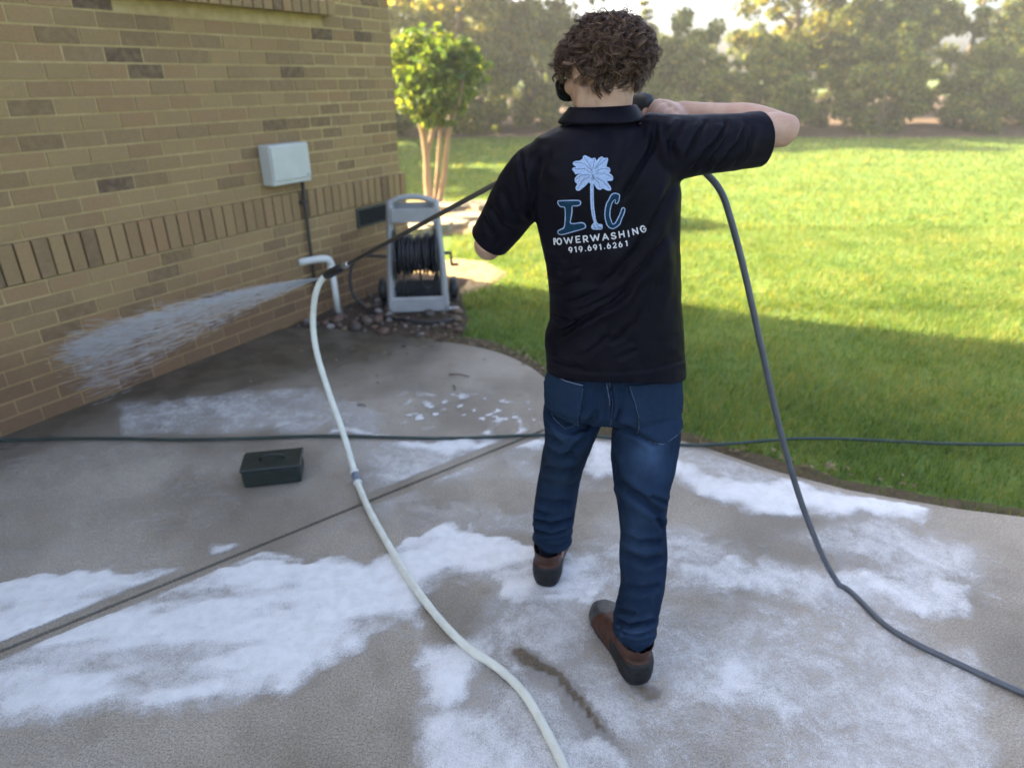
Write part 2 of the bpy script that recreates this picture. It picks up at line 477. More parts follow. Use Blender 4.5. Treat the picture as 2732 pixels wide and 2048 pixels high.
MT = dict(
    brick=m_brick(False), brick_i=m_brick(True), mortar=m_mortar(), concrete=m_concrete(), foam=m_foam(),
    bed=m_soil('bed_soil', (.07, .045, .028), (.12, .085, .055), 22, .8),
    thatch=m_soil('thatch', (.11, .08, .045), (.17, .13, .075), 40, .8),
    ground=m_soil('far_ground', (.09, .13, .035), (.12, .17, .045), 3, .4),
    lawn=m_soil('lawn_soil', (.10, .16, .032), (.145, .215, .045), 9, .6),
    straw=m_soil('pine_straw', (.10, .066, .045), (.15, .10, .07), 6, .8),
    sand=m_soil('bare_sandy_soil', (.36, .25, .13), (.44, .32, .18), 16, .5),
    grass=m_leaf('grass_blade', [(.063, .132, .024), (.102, .183, .031), (.142, .22, .037), (.19, .245, .045), (.31, .297, .09)], .55, patch=1.5),
    leaf_dark=m_leaf('leaf_dark', [(.036, .08, .028), (.055, .105, .033), (.095, .15, .038), (.25, .26, .055)], .45),
    leaf_mid=m_leaf('leaf_mid', [(.05, .095, .03), (.08, .135, .036), (.145, .185, .044), (.34, .32, .065)], .48),
    leaf_gold=m_leaf('leaf_gold', [(.075, .12, .034), (.14, .18, .042), (.25, .255, .052), (.5, .42, .08)], .5),
    leaf_myrtle=m_leaf('leaf_myrtle', [(.055, .12, .03), (.085, .155, .034), (.13, .2, .04), (.24, .28, .055)], .45),
    needle=m_leaf('needle', [(.035, .072, .03), (.055, .098, .034), (.1, .135, .04), (.26, .25, .05)], .42),
    bark=m_bark('bark', (.10, .075, .055), (.19, .15, .115)),
    bark_myrtle=m_bark('bark_myrtle', (.27, .18, .11), (.42, .31, .21), .5),
    grey=simple('grey_plastic', (.35, .35, .335), .5, .45, .1, 9, .1),
    dkgrey=simple('dark_grey_plastic', (.035, .035, .036), .5, .45, .15, 9, .1),
    black=simple('black_rubber', (.011, .011, .012), .45, .5, .2, 14, .15),
    blackhose=simple('black_hose', (.016, .016, .018), .42, .5, .25, 20, .1),
    greyhose=simple('grey_hose', (.075, .085, .10), .42, .5, .12, 20, .1),
    greenhose=simple('green_hose', (.018, .038, .032), .4, .5, .25, 14, .1),
    white=simple('white_pvc', (.66, .66, .6), .4, .5, .06, 9, .05),
    whitehose=simple('white_vinyl_hose', (.64, .655, .57), .38, .5, .07, 26, .08),
    box=simple('painted_steel', (.52, .53, .48), .45, .5, .05, 7, .05),
    steel=simple('steel', (.55, .56, .58), .3, .5, .1, 20, 0, 1.0),
    clamp=simple('zinc_clamp', (.14, .17, .22), .35, .5, .25, 60, .1, .1),
    lance=simple('lance_tube', (.052, .045, .036), .38, .5, .2, 20, .05),
    vent=simple('vent_metal', (.045, .048, .043), .55, .4, .2, 25, .1),
    dark=simple('dark_void', (.012, .012, .012), .9, .1),
    conduit=simple('conduit', (.05, .042, .03), .6, .3, .2),
    roof=simple('roof_shingle', (.06, .055, .05), .9, .2, .3, 9, .4),
    trim=simple('white_trim', (.7, .69, .65), .5, .4, .05),
    glass=simple('window_glass', (.04, .05, .06), .05, .8, .1),
    leather=simple('brown_leather', (.055, .019, .010), .48, .4, .35, 30, .35, 0, 240),
    rubber=simple('boot_rubber', (.0085, .0088, .0095), .55, .35, .35, 60, .3, 0, 240),
    toecap=simple('scuffed_toe', (.045, .045, .048), .42, .5, .4, 60, .25),
    print_l=simple('print_pale_blue', (.33, .44, .68), .6, .12, .2, 330),
    print_w=simple('print_white', (.62, .64, .70), .6, .12, .08, 160),
    print_n=simple('print_navy', (.006, .034, .072), .6, .1, .25, 160),
    print_k=simple('print_line', (.045, .065, .11), .55, .3, .2, 160),
    thread=simple('denim_thread', (.17, .21, .31), .8, .2, .3, 400),
    thread_s=simple('seam_thread', (.07, .095, .16), .8, .2, .3, 400),
    thread_d=simple('dark_thread', (.004, .008, .024), .8, .2, .3, 400),
    thread_b=simple('brown_thread', (.10, .06, .055), .8, .2, .3, 400),
    lens=simple('dark_lens', (.012, .016, .014), .08, .6, .1),
    sock=simple('dark_sock', (.005, .006, .012), .9, .2, .3),
    denim=m_denim(), shirt=m_shirt(), skin=m_skin(), hair=m_hair(), spray=m_spray(),
    scalp=simple('scalp_hair', (.012, .007, .0055), .6, .3, .3, 60),
    rock=None, boxgreen=simple('dark_green_plastic', (.012, .02, .016), .45, .5, .2),
    flag=simple('flagstone', (.28, .24, .18), .85, .3, .25, 12, .5),
    leaflitter=m_leaf('dead_leaf', [(.12, .07, .035), (.2, .13, .07), (.3, .2, .12)], .2),
)
def m_rock():
    t = NT('river_rock')
    r = t.n('ObjectInfo').outputs['Random']
    c = t.ramp(r, [(0, (.07, .055, .042)), (.25, (.12, .09, .065)), (.45, (.2, .17, .145)), (.6, (.13, .07, .045)), (.75, (.16, .105, .055)), (.9, (.27, .24, .215)), (1, (.18, .12, .10))], 'CONSTANT')
    n = t.noise(30, 5)
    c = t.mix(t.map(n, .4, .7, 0, .6), c, (.08, .065, .05))
    return t.done(t.bsdf(base=c, rough=.6, spec=.45, normal=t.bump(n, .4, .01)))
MT['rock'] = m_rock()

def fast_mesh(name, V, F, mat, smooth=False):
    """V (n,3), F (m,k) uniform polygons"""
    me = bpy.data.meshes.new(name)
    V = np.ascontiguousarray(V, np.float32); F = np.ascontiguousarray(F, np.int32)
    m, k = F.shape
    me.vertices.add(len(V)); me.vertices.foreach_set('co', V.ravel())
    me.loops.add(m * k); me.loops.foreach_set('vertex_index', F.ravel())
    me.polygons.add(m); me.polygons.foreach_set('loop_start', np.arange(m, dtype=np.int32) * k)
    me.polygons.foreach_set('loop_total', np.full(m, k, np.int32))
    me.polygons.foreach_set('use_smooth', np.full(m, smooth))
    me.materials.append(mat)
    me.update(calc_edges=True); me.validate()
    return me
def fobj(name, V, F, mat, parent=None, smooth=False):
    base = ORG.get(parent.name, np.zeros(3)) if parent is not None else np.zeros(3)
    o = bpy.data.objects.new(name, fast_mesh(name, V - base, F, mat, smooth))
    put(o, parent); ORG[o.name] = base
    return o
def attr(o, name, vals):
    a = o.data.attributes.new(name, 'FLOAT', 'POINT'); a.data.foreach_set('value', np.asarray(vals, np.float32))

# ================================================================== SETTING: ground, slabs, beds
def grid(x0, x1, y0, y1, st, zf):
    xs = np.arange(x0, x1 + st / 2, st); ys = np.arange(y0, y1 + st / 2, st)
    X, Y = np.meshgrid(xs, ys); p = np.c_[X.ravel(), Y.ravel()]
    nx = len(xs); i = np.arange(len(ys) - 1)[:, None] * nx + np.arange(nx - 1)[None]
    F = np.stack([i, i + 1, i + 1 + nx, i + nx], -1).reshape(-1, 4)
    return np.c_[p, zf(p)], F

g = fobj('ground', np.array([(-300, -60, -.14), (300, -60, -.14), (300, 400, -.14), (-300, 400, -.14)]), np.array([[0, 1, 2, 3]]), MT['ground'])
tag(g, kind='structure')
def lawn_z(p): return -.035 + .02 * (fbm(p * .9, 3) - .5) * sstep(3.0, 6.0, p[:, 1])
V, F = grid(-16, 30, -4, 22, .25, lawn_z)
lawn = fobj('lawn', V, F, MT['lawn'], smooth=True); tag(lawn, kind='structure')
V, F = grid(-40, 60, 20.6, 60, .8, lambda p: -.04 + .25 * fbm(p * .5, 3) * sstep(20.8, 24, p[:, 1]))
tag(fobj('pine_straw_ground', V, F, MT['straw'], smooth=True), kind='structure')

CC = np.array([-.72, 3.28])
arc = [CC + .985 * np.array([math.cos(a), math.sin(a)]) for a in np.linspace(R(-14.5), R(79), 40)]
J0 = np.array([.225, 3.035]); J1 = np.array([-.875, 2.153]); Jd = (J1 - J0) / np.linalg.norm(J1 - J0)
Jn = np.array([-Jd[1], Jd[0]])
if Jn @ (CC - J0) < 0: Jn = -Jn
Jw = J0 + Jd * 6.75
far_edge = [(-.53, 4.297), (-.8, 4.335), (-1.1, 4.42), (-1.42, 4.53), (-1.70, 4.50)]
patio_poly = [tuple(J0 + Jn * .009)] + [tuple(a) for a in arc] + far_edge + [(-2.1, 3.85), (-5.05, -1.18), tuple(Jw + Jn * .009)]
walk_far = [(.30, 2.985), (.45, 2.93), (.65, 2.90), (.86, 2.872), (.97, 2.80), (1.06, 2.725), (1.22, 2.60), (1.5, 2.44), (1.9, 2.3), (2.5, 2.16), (3.3, 2.05), (4.4, 1.98), (6.5, 1.95)]
walk_poly = [tuple(J0 - Jn * .009)] + [tuple(Jw - Jn * .009), (-5.2, -3.2), (6.5, -3.2)] + walk_far[::-1]

def slab(name, poly, z0=-.13, z1=0.0, b=.012):
    bm = bmesh.new()
    vs = [bm.verts.new((x, y, z1)) for x, y in poly]
    f = bm.faces.new(vs)
    if f.normal.z < 0: f.normal_flip()
    bm.normal_update()
    r = bmesh.ops.inset_region(bm, faces=[f], thickness=b, depth=0)
    for v in bm.verts:
        if not any(fa == f for fa in v.link_faces): v.co.z = z1 - b * .8
    ext = bmesh.ops.extrude_edge_only(bm, edges=[e for e in bm.edges if e.is_boundary])
    for v in [q for q in ext['geom'] if isinstance(q, bmesh.types.BMVert)]: v.co.z = z0
    bmesh.ops.triangulate(bm, faces=[q for q in bm.faces if len(q.verts) > 4])
    bmesh.ops.recalc_face_normals(bm, faces=bm.faces)
    me = bpy.data.meshes.new(name); bm.to_mesh(me); bm.free(); me.materials.append(MT['concrete'])
    o = bpy.data.objects.new(name, me); COL.objects.link(o); tag(o, kind='structure'); return o
slab('patio', patio_poly)
slab('walkway', walk_poly)
pp = np.array(patio_poly); wp = np.array(walk_poly)

def sheet(name, poly, z, mat, amp=.012, st=.05, kind='structure'):
    poly = np.array(poly); lo = poly.min(0) - .1; hi = poly.max(0) + .1
    V, F = grid(lo[0], hi[0], lo[1], hi[1], st, lambda p: np.zeros(len(p)))
    p = V[:, :2]; d = poly_sd(p, poly) + .05 * (fbm(p * 9, 3) - .5)
    V[:, 2] = z + amp * (fbm(p * 14, 3) - .3) * sstep(0, .1, d) - .06 * sstep(.02, -.06, d)
    k = (d[F] > -.06).any(1)
    u = np.unique(F[k]); mp = -np.ones(len(V), int); mp[u] = np.arange(len(u))
    o = fobj(name, V[u], mp[F[k]], mat, smooth=True); tag(o, kind=kind); return o
bed_poly = [(-.50, 4.25), (-.36, 4.45), (-.34, 4.75), (-.40, 5.1), (-.44, 5.5), (-.34, 5.85), (-.9, 6.05), (-1.3, 5.7), (-2.0, 4.4), (-1.75, 4.35), (-1.42, 4.48), (-.8, 4.28)]
bed = sheet('stone_bed', bed_poly, -.012, MT['bed'], .03, .04)
strip_poly = [tuple(CC + .94 * np.array([math.cos(a), math.sin(a)])) for a in np.linspace(R(-20), R(82), 30)] + \
             [tuple(CC + (1.14 + .05 * math.sin(7 * a)) * np.array([math.cos(a), math.sin(a)])) for a in np.linspace(R(80), R(2), 30)] + \
             [(.55, 3.16), (.8, 3.06), (.98, 2.98), (1.12, 2.86), (1.3, 2.74), (1.55, 2.57), (1.95, 2.42), (2.6, 2.26), (4.4, 2.08), (4.4, 1.9), (1.5, 2.38), (1.0, 2.75), (.8, 2.85), (.4, 2.9)]
sheet('soil_strip', strip_poly, -.02, MT['thatch'], .02, .03)
sand_poly = [(-.62, 5.5), (-.38, 5.42), (-.14, 5.75), (-.05, 6.1), (-.25, 6.5), (-.6, 6.6), (-.95, 6.3), (-.9, 5.9)]
sheet('bare_patch', sand_poly, -.018, MT['sand'], .02, .05)
mbed_poly = [(-3.2, 8.2), (-1.6, 7.65), (-.5, 7.75), (-.15, 8.4), (-.3, 9.3), (-1.0, 9.95), (-2.4, 10.0), (-3.3, 9.2)]
sheet('mulch_bed', mbed_poly, -.01, MT['sand'], .05, .1)

# soap foam film on the slabs
def foam_field(p):
    """p world xy -> foam 0..1, dirt 0..1 ; patch outlines given as seen on the ground"""
    q = topx(np.c_[p, np.zeros(len(p))])
    wv = np.c_[fbm(p * 7, 4), fbm(p * 7 + 40, 4)] - .5
    qw = q + wv * np.clip((q[:, 1:] - 700) * .11, 15, 130)
    f = np.zeros(len(p))
    def patch(poly, val, soft0, soft1=None):
        d = poly_sd(qw, poly)
        return val * sstep(-soft0, soft1 if soft1 else soft0, d)
    A = [(-400, 1560), (300, 1530), (700, 1490), (790, 1500), (850, 1485), (890, 1458), (935, 1450), (985, 1478), (1045, 1460), (1075, 1436), (1130, 1425), (1165, 1397), (1250, 1403), (1330, 1418), (1440, 1455), (1520, 1485), (1620, 1530), (1600, 1580), (1500, 1625), (1400, 1630), (1330, 1610), (1290, 1540), (1230, 1545), (1160, 1610), (1140, 1680), (1060, 1670), (990, 1690), (960, 1740), (880, 1800), (790, 1860), (600, 1900), (200, 1950), (-400, 1900)]
    f = np.maximum(f, patch(A, 1.0, 10, 14))
    stk_ = fbm(np.c_[p[:, 0] * 2.6 + p[:, 1] * 1.2, p[:, 1] * 12 - p[:, 0] * 2.5] + 8, 5)
    f *= .62 + .72 * sstep(.25, .75, stk_)
    dl, _, _ = line_d(qw, [(-400, 1900), (200, 1950), (600, 1900), (790, 1860), (880, 1800), (960, 1740), (990, 1690), (1060, 1670), (1140, 1680), (1160, 1610), (1230, 1545)])
    f *= .38 + .62 * sstep(0, 95, dl)
    f = np.maximum(f, patch([(1120, 1690), (1190, 1715), (1270, 1700), (1350, 1700), (1330, 1740), (1270, 1790), (1255, 1850), (1210, 1890), (1150, 1880), (1110, 1790)], .95, 48, 60))
    f = np.maximum(f, patch([(1130, 1890), (1250, 1880), (1330, 1880), (1410, 1930), (1490, 2048), (1500, 2150), (1150, 2150), (1120, 1980)], .82, 60))
    f = np.maximum(f, patch([(1290, 1630), (1340, 1650), (1420, 1640), (1450, 1700), (1400, 1760), (1300, 1780), (1280, 1700)], .55, 40))
    f = np.maximum(f, patch([(1780, 1215), (1850, 1215), (1890, 1245), (1942, 1255), (2100, 1270), (2500, 1340), (2500, 1420), (2200, 1400), (1942, 1365), (1850, 1330), (1770, 1300)], .98, 9, 40))
    f = np.maximum(f, patch([(1550, 1180), (1650, 1175), (1660, 1260), (1600, 1290), (1540, 1270)], .9, 14, 30))
    f = np.maximum(f, patch([(1000, 1180), (1200, 1172), (1470, 1166), (1430, 1195), (1200, 1212), (1080, 1205)], .95, 9, 16))
    f = np.maximum(f, patch([(1050, 1340), (1300, 1330), (1480, 1360), (1450, 1440), (1200, 1410), (1080, 1390)], .42, 40))
    f = np.maximum(f, patch([(1380, 1230), (1480, 1220), (1600, 1300), (1500, 1330), (1380, 1300)], .4, 40))
    f = np.maximum(f, patch([(1760, 1480), (1942, 1475), (2200, 1500), (2600, 1560), (2600, 1650), (2100, 1600), (1942, 1590), (1780, 1560)], .78, 16, 45))
    f = np.maximum(f, patch([(1500, 1480), (1640, 1480), (1660, 1560), (1560, 1600), (1480, 1560)], .7, 20, 40))
    f = np.maximum(f, patch([(1500, 1560), (1900, 1600), (2600, 1720), (2700, 2200), (1750, 2200), (1560, 1850), (1420, 1720), (1400, 1600)], .50, 60))
    f = np.maximum(f, patch([(1760, 1770), (1960, 1760), (2200, 1850), (2100, 1960), (1860, 1900), (1740, 1860)], .74, 60))
    f = np.maximum(f, patch([(1560, 1950), (1690, 2000), (1760, 2120), (1560, 2120), (1500, 2000)], .78, 30))
    f = np.maximum(f, patch([(300, 1060), (790, 1026), (850, 1024), (880, 1040), (910, 1036), (960, 1062), (1010, 1090), (1045, 1120), (1040, 1166), (300, 1175)], .52, 5, 30))
    f = np.maximum(f, patch([(870, 1155), (950, 1140), (1030, 1152), (1060, 1166), (870, 1168)], .85, 6, 10))
    f = np.maximum(f, patch([(1272, 1166), (1285, 1140), (1305, 1148), (1320, 1166)], .9, 5, 8))
    f = np.maximum(f, patch([(1360, 1166), (1375, 1135), (1400, 1140), (1440, 1150), (1460, 1168)], .9, 6, 8))
    f = np.maximum(f, patch([(560, 1440), (790, 1460), (815, 1470), (810, 1510), (560, 1500)], .7, 12, 20))
    # flecks of drying foam on the round patio
    inside = sstep(0, 60, poly_sd(q, [(1030, 1020), (1200, 1000), (1420, 1030), (1470, 1100), (1470, 1165), (1040, 1165)]))
    fl = fbm(p * np.array([24, 20]) + 5, 3)
    f = np.maximum(f, inside * sstep(.60, .70, fl) * (.55 + .4 * sstep(1040, 1160, q[:, 1])))
    # trodden gaps and dirt streak; last, a dark patch behind the right heel
    dirt = np.zeros(len(p))
    d, fr, _ = line_d(qw, [(1385, 1738), (1440, 1775), (1500, 1830), (1560, 1885), (1610, 1940), (1650, 1990), (1700, 2080)])
    dirt = np.maximum(dirt, sstep(36, 4, d) * (1 - .6 * sstep(.5, 1, fr)))
    d, fr, _ = line_d(qw, [(1420, 1800), (1480, 1850), (1560, 1950)])
    dirt = np.maximum(dirt, .5 * sstep(70, 5, d))
    d, fr, _ = line_d(qw, [(1690, 1845), (1730, 1862)])
    dirt = np.maximum(dirt, .75 * sstep(38, 5, d))
    f = f * (.66 + .62 * fbm(p * np.array([3.2, 5.5]) + 3, 4)) * (.86 + .3 * fbm(p * 19, 3))
    f = np.maximum(f, patch([(1335, 1766), (1392, 1748), (1398, 1728), (1410, 1732), (1402, 1766), (1345, 1780)], 1.0, 6, 8))
    f = np.maximum(f, inside * sstep(.57, .66, fl) * (.6 + .5 * sstep(1040, 1160, q[:, 1])))
    film = patch([(960, 1180), (1500, 1170), (2600, 1240), (2600, 2200), (1350, 2200), (1300, 1700), (1200, 1440), (1000, 1330)], 1.0, 90)
    dk = patch([(400, 1980), (790, 1890), (900, 1830), (1010, 1760), (1090, 1710), (1125, 1850), (1150, 2200), (300, 2300)], 1.0, 40)
    hole = patch([(1150, 1640), (1200, 1580), (1270, 1540), (1290, 1600), (1285, 1660), (1230, 1690), (1150, 1680)], 1.0, 20)
    f = np.maximum(f, sstep(1140, 1185, q[:, 1]) * (.22 + .42 * film) * (1 - .75 * dk) * sstep(.22, .62, fbm(p * np.array([1.9, 3.0]) + 60, 5)))
    f *= (1 - .6 * hole) * (1 - .55 * dk)
    f = f * (1 - .9 * dirt)
    return f, dirt
V, F = grid(-4.6, 5.6, .55, 4.7, .018, lambda p: np.zeros(len(p)))
p2 = V[:, :2]
ins = np.maximum(poly_sd(p2, pp), poly_sd(p2, wp))
ff, dd = foam_field(p2)
ff *= sstep(.02, .05, ins); dd *= sstep(.02, .05, ins)
V[:, 2] = .003 + .006 * sstep(.3, 1, ff) * (0.4 + fbm(p2 * 30, 3))
keep = ((ff + dd)[F] > .015).any(1) & (ins[F] > .004).all(1)
u = np.unique(F[keep]); mp = -np.ones(len(V), int); mp[u] = np.arange(len(u))
foam = fobj('soap_foam', V[u], mp[F[keep]], MT['foam'], smooth=True)
attr(foam, 'foam', ff[u]); attr(foam, 'dirt', dd[u])
tag(foam, 'white soap foam spread in patches over the wet concrete', 'foam', kind='stuff')

# grass
def in_any(p, polys, m=0.0):
    r = np.zeros(len(p), bool)
    for q in polys: r |= poly_sd(p, q) > m
    return r
def blades(n, x0f, x1f, y0, y1, h, wd):
    y = rng.uniform(y0, y1, n); x = x0f(y) + (x1f(y) - x0f(y)) * rng.random(n)
    p = np.c_[x, y]
    k = ~in_any(p, [patio_poly, walk_poly], -.005)
    k &= ~(in_any(p, [bed_poly, mbed_poly]) & (rng.random(n) < .94))
    k &= ~(in_any(p, [sand_poly]) & (rng.random(n) < .8))
    k &= ~(in_any(p, [strip_poly]) & (rng.random(n) < .86))
    k &= ((p - np.array([-.95, 5.8])) @ np.array([.863, -.506]) > .02) | ((p - np.array([-.95, 5.8])) @ np.array([.506, .863]) > .05)
    k &= rng.random(n) < .35 + .9 * fbm(p * 2.2, 3)
    p = p[k]; n = len(p)
    a = rng.uniform(0, 2 * math.pi, n); hh = h * rng.uniform(.55, 1.25, n) * (.6 + .8 * fbm(p * 3.1 + 9, 3)); ww = wd * rng.uniform(.7, 1.3, n)
    s = np.c_[np.cos(a), np.sin(a), np.zeros(n)]
    lean = rng.normal(0, .55, (n, 2)) + .35
    b = np.c_[p, lawn_z(p)]
    mid = b + np.c_[lean * hh[:, None] * .35, hh * .62]
    tip = b + np.c_[lean * hh[:, None] * 1.05, hh * rng.uniform(.8, 1.0, n)]
    W = s * ww[:, None]
    V = np.stack([b - W, b + W, mid + W * .8, mid - W * .8, tip], 1).reshape(-1, 3)
    i = np.arange(n)[:, None] * 5
    F = np.concatenate([i + np.array([[0, 1, 2]]), i + np.array([[0, 2, 3]]), i + np.array([[3, 2, 4]])])
    return V, F
GV = []; GF = []; off = 0
for a_ in [(70000, lambda y: np.full_like(y, -.62), lambda y: .95 * y + .3, 2.0, 5.2, .055, .0022),
           (62000, lambda y: np.full_like(y, -.7), lambda y: .85 * y + .4, 5.0, 8.2, .05, .003),
           (52000, lambda y: -.25 * y - 1, lambda y: .85 * y + .5, 8, 14, .055, .006),
           (30000, lambda y: -.4 * y, lambda y: .85 * y + .5, 14, 21, .06, .011)]:
    V, F = blades(*a_); GV.append(V); GF.append(F + off); off += len(V)
grass = fobj('grass', np.concatenate(GV), np.concatenate(GF), MT['grass'])
tag(grass, 'green lawn grass growing beyond the concrete', 'grass', kind='stuff')

# ================================================================== HOUSE
C0 = np.array([-.95, 5.8, 0]); UD = np.array([-.5058, -.8627, 0]); ND = np.array([.8627, -.5058, 0])
ROTW = math.atan2(UD[1], UD[0])
def hw(u, v, z): return C0 + UD * u + ND * v + np.array([0, 0, z])      # v = outwards from the wall face
house = empty('brick_house', tuple(C0))
tag(house, 'tan brick house with soldier course and crawlspace vent', 'house')
def foot(d, d2):   # footprint, recessed by d; hidden step shaped to set the house's shadow edge
    return [hw(d2, -d, 0)[:2], hw(9, -d, 0)[:2], hw(9, -8.6, 0)[:2], hw(1.7, -8.6, 0)[:2], hw(1.7, -1.25, 0)[:2], hw(d2, -1.25, 0)[:2]]
mb = MB(); mb.prism(foot(.0045, .0045), .72, 5.8); mb.prism(foot(-.0255, -.0255), -.2, .722)
mb.obj('wall', MT['mortar'], house, smooth=False)
mb = MB()   # roof
e = [hw(-.15, .35, 5.8), hw(9.3, .35, 5.8), hw(9.3, -8.9, 5.8), hw(1.5, -8.9, 5.8)]
rd = [hw(.0, -4.2, 8.2), hw(9.3, -4.2, 8.2)]
mb.add([e[0], e[1], rd[1], rd[0]], [(0, 1, 2, 3)]); mb.add([e[3], e[2], rd[1], rd[0]], [(0, 3, 2, 1)][::-1])
mb.add([e[0], rd[0], e[3]], [(0, 1, 2)]); mb.add([e[1], rd[1], e[2]], [(0, 2, 1)]); mb.add(e, [(3, 2, 1, 0)])
mb.obj('roof', MT['roof'], house, smooth=False)

BL, BH, BD, JT = .2, .07, .055, .01
def brick_mesh(L, Hh, seed):
    m = MB(); m.box((0, 0, 0), (L, BD, Hh), bevel=.004)
    v = m.verts(); r = np.random.default_rng(seed); v = v + r.normal(0, .0008, v.shape)
    return mesh_of('brick', v, m.F, MT['brick'], smooth=False)
bm_full = [brick_mesh(BL, BH, s) for s in range(4)]
bm_half = [brick_mesh(.095, BH, s) for s in range(3)]
bm_sold = [brick_mesh(BH, .193, s) for s in range(4)]
openings = [(.72, 2.18, 2.03, 3.5), (.213, .617, .555, .725)]
SILL = (.68, 2.22, 2.04, 2.125)
bricks = []     # (u, v, z, meshlist, wide)
def course(z, v, u0, u1, odd):
    u = u0; first = True
    while u < u1:
        L = .095 if (first and odd) else BL
        first = False
        c = u + L / 2
        zz = z + BH / 2
        hit = False
        for a, b, z0, z1 in openings:
            if zz + .03 > z0 and zz - .03 < z1 and u + L > a + .004 and u < b - .004:
                hit = True
                if u < a - .03: bricks.append(((u + a - .006) / 2, v, zz, 'cut', a - .006 - u))
                if u + L > b + .03: bricks.append(((u + L + b + .006) / 2, v, zz, 'cut', u + L - b - .006))
        if not hit: bricks.append((c, v, zz, 'half' if L < .1 else 'full', L))
        u += L + JT
k = 0; z = .005
while z < .70:
    course(z, .03, -.03, 5.2, k % 2); z += .08; k += 1
u = -.03
while u < 5.2:
    bricks.append((u + BH / 2, .034, .725 + .1, 'sold', BH)); u += BH + JT
z = .932; k = 0
while z < 3.3:
    course(z, 0.0, 0.0, 5.2, k % 2); z += .08; k += 1
# the largest in the photograph as single bricks, the rest joined
def place(u, v, z): return hw(u, v - BD / 2, z)
sc = []
for b in bricks:
    q = topx(place(b[0], b[1], b[2])); vis = 785 < q[0] < 1095 and -15 < q[1] < 830
    sc.append((0 if vis else 1, -per_m(place(b[0], b[1], b[2])) * b[4]))
order = sorted(range(len(bricks)), key=lambda i: sc[i])
single = set(order[:300])
rest = MB(); rr = random.Random(3)
for i, (u, v, z, kind, L) in enumerate(bricks):
    dv = rr.uniform(-.003, .002)
    if i in single:
        lst = {'full': bm_full, 'half': bm_half, 'sold': bm_sold}.get(kind)
        me = rr.choice(lst) if lst else brick_mesh(L, BH, i)
        o = bpy.data.objects.new('brick', me)
        o.location = place(u, v + dv, z) - C0 + np.array([0, 0, rr.uniform(-.001, .001)])
        o.rotation_euler = (0, 0, ROTW)
        put(o, house)
    else:
        rest.box(place(u, v + dv, z), (L, BD, .193 if kind == 'sold' else BH), rz=ROTW)
z = .932; k = 0
while z < 3.3:      # return wall round the corner
    w0 = .06 if k % 2 == 0 else .06 + .105
    while w0 < 1.2:
        rest.box(hw(BD / 2, -w0 - .1, z + BH / 2), (BD, BL, BH), rz=ROTW); w0 += .21
    z += .08; k += 1
z = .005; k = 0
while z < .9:
    w0 = .03 if k % 2 == 0 else .03 + .105
    while w0 < 1.2:
        rest.box(hw(-.03 + BD / 2, -w0 - .1, z + BH / 2), (BD, BL, BH), rz=ROTW); w0 += .21
    z += .08; k += 1
ro = rest.obj('brick_field', MT['brick_i'], house, smooth=False); ro["kind"] = "stuff"
# window with rowlock sill
mb = MB()
for i in range(20):
    mb.box(hw(SILL[0] + .035 + i * .078, .03, 2.082), (.068, .13, .085), rz=ROTW)
sill = mb.obj('window_sill', MT['brick_i'], house, smooth=False)
win = MB(); a, b, z0, z1 = .73, 2.17, 2.13, 3.49
for (uu, zz, su, sz) in [((a + b) / 2, z0 + .03, b - a, .06), ((a + b) / 2, z1 - .03, b - a, .06), (a + .03, (z0 + z1) / 2, .06, z1 - z0 - .12), (b - .03, (z0 + z1) / 2, .06, z1 - z0 - .12), ((a + b) / 2, (z0 + z1) / 2, b - a - .12, .05)]:
    win.box(hw(uu, .018, zz), (su, .05, sz), rz=ROTW)
wo = win.obj('window', MT['trim'], house, smooth=False)
for zz in ((z0 + .06 + (z0 + z1) / 2 - .025) / 2, (z1 - .06 + (z0 + z1) / 2 + .025) / 2):
    g_ = MB(); g_.box(hw((a + b) / 2, .008, zz), (b - a - .12, .008, (z1 - z0) / 2 - .085), rz=ROTW); g_.obj('pane', MT['glass'], wo, smooth=False)
# crawlspace vent
a, b, z0, z1 = .221, .609, .563, .717
vt = MB()
for (uu, zz, su, sz) in [((a + b) / 2, z0 + .008, b - a, .016), ((a + b) / 2, z1 - .008, b - a, .016), (a + .008, (z0 + z1) / 2, .016, z1 - z0 - .032), (b - .008, (z0 + z1) / 2, .016, z1 - z0 - .032)]:
    vt.box(hw(uu, .034, zz), (su, .022, sz), rz=ROTW)
vo = vt.obj('foundation_vent', MT['vent'], house, smooth=False)
for i in range(6):
    s_ = MB(); cr = Matrix.Rotation(ROTW, 3, 'Z') @ Matrix.Rotation(R(35), 3, 'X')
    s_.box(hw((a + b) / 2, .036, z0 + .03 + i * .019), (b - a - .034, .012, .002), rot=np.array(cr)); s_.obj('louvre', MT['vent'], vo, smooth=False)
bk = MB(); bk.box(hw((a + b) / 2, .0265, (z0 + z1) / 2), (b - a - .02, .006, z1 - z0 - .02), rz=ROTW); bk.obj('dark_backing', MT['dark'], vo, smooth=False)  # black sheet in place of the unlit hollow behind the louvres

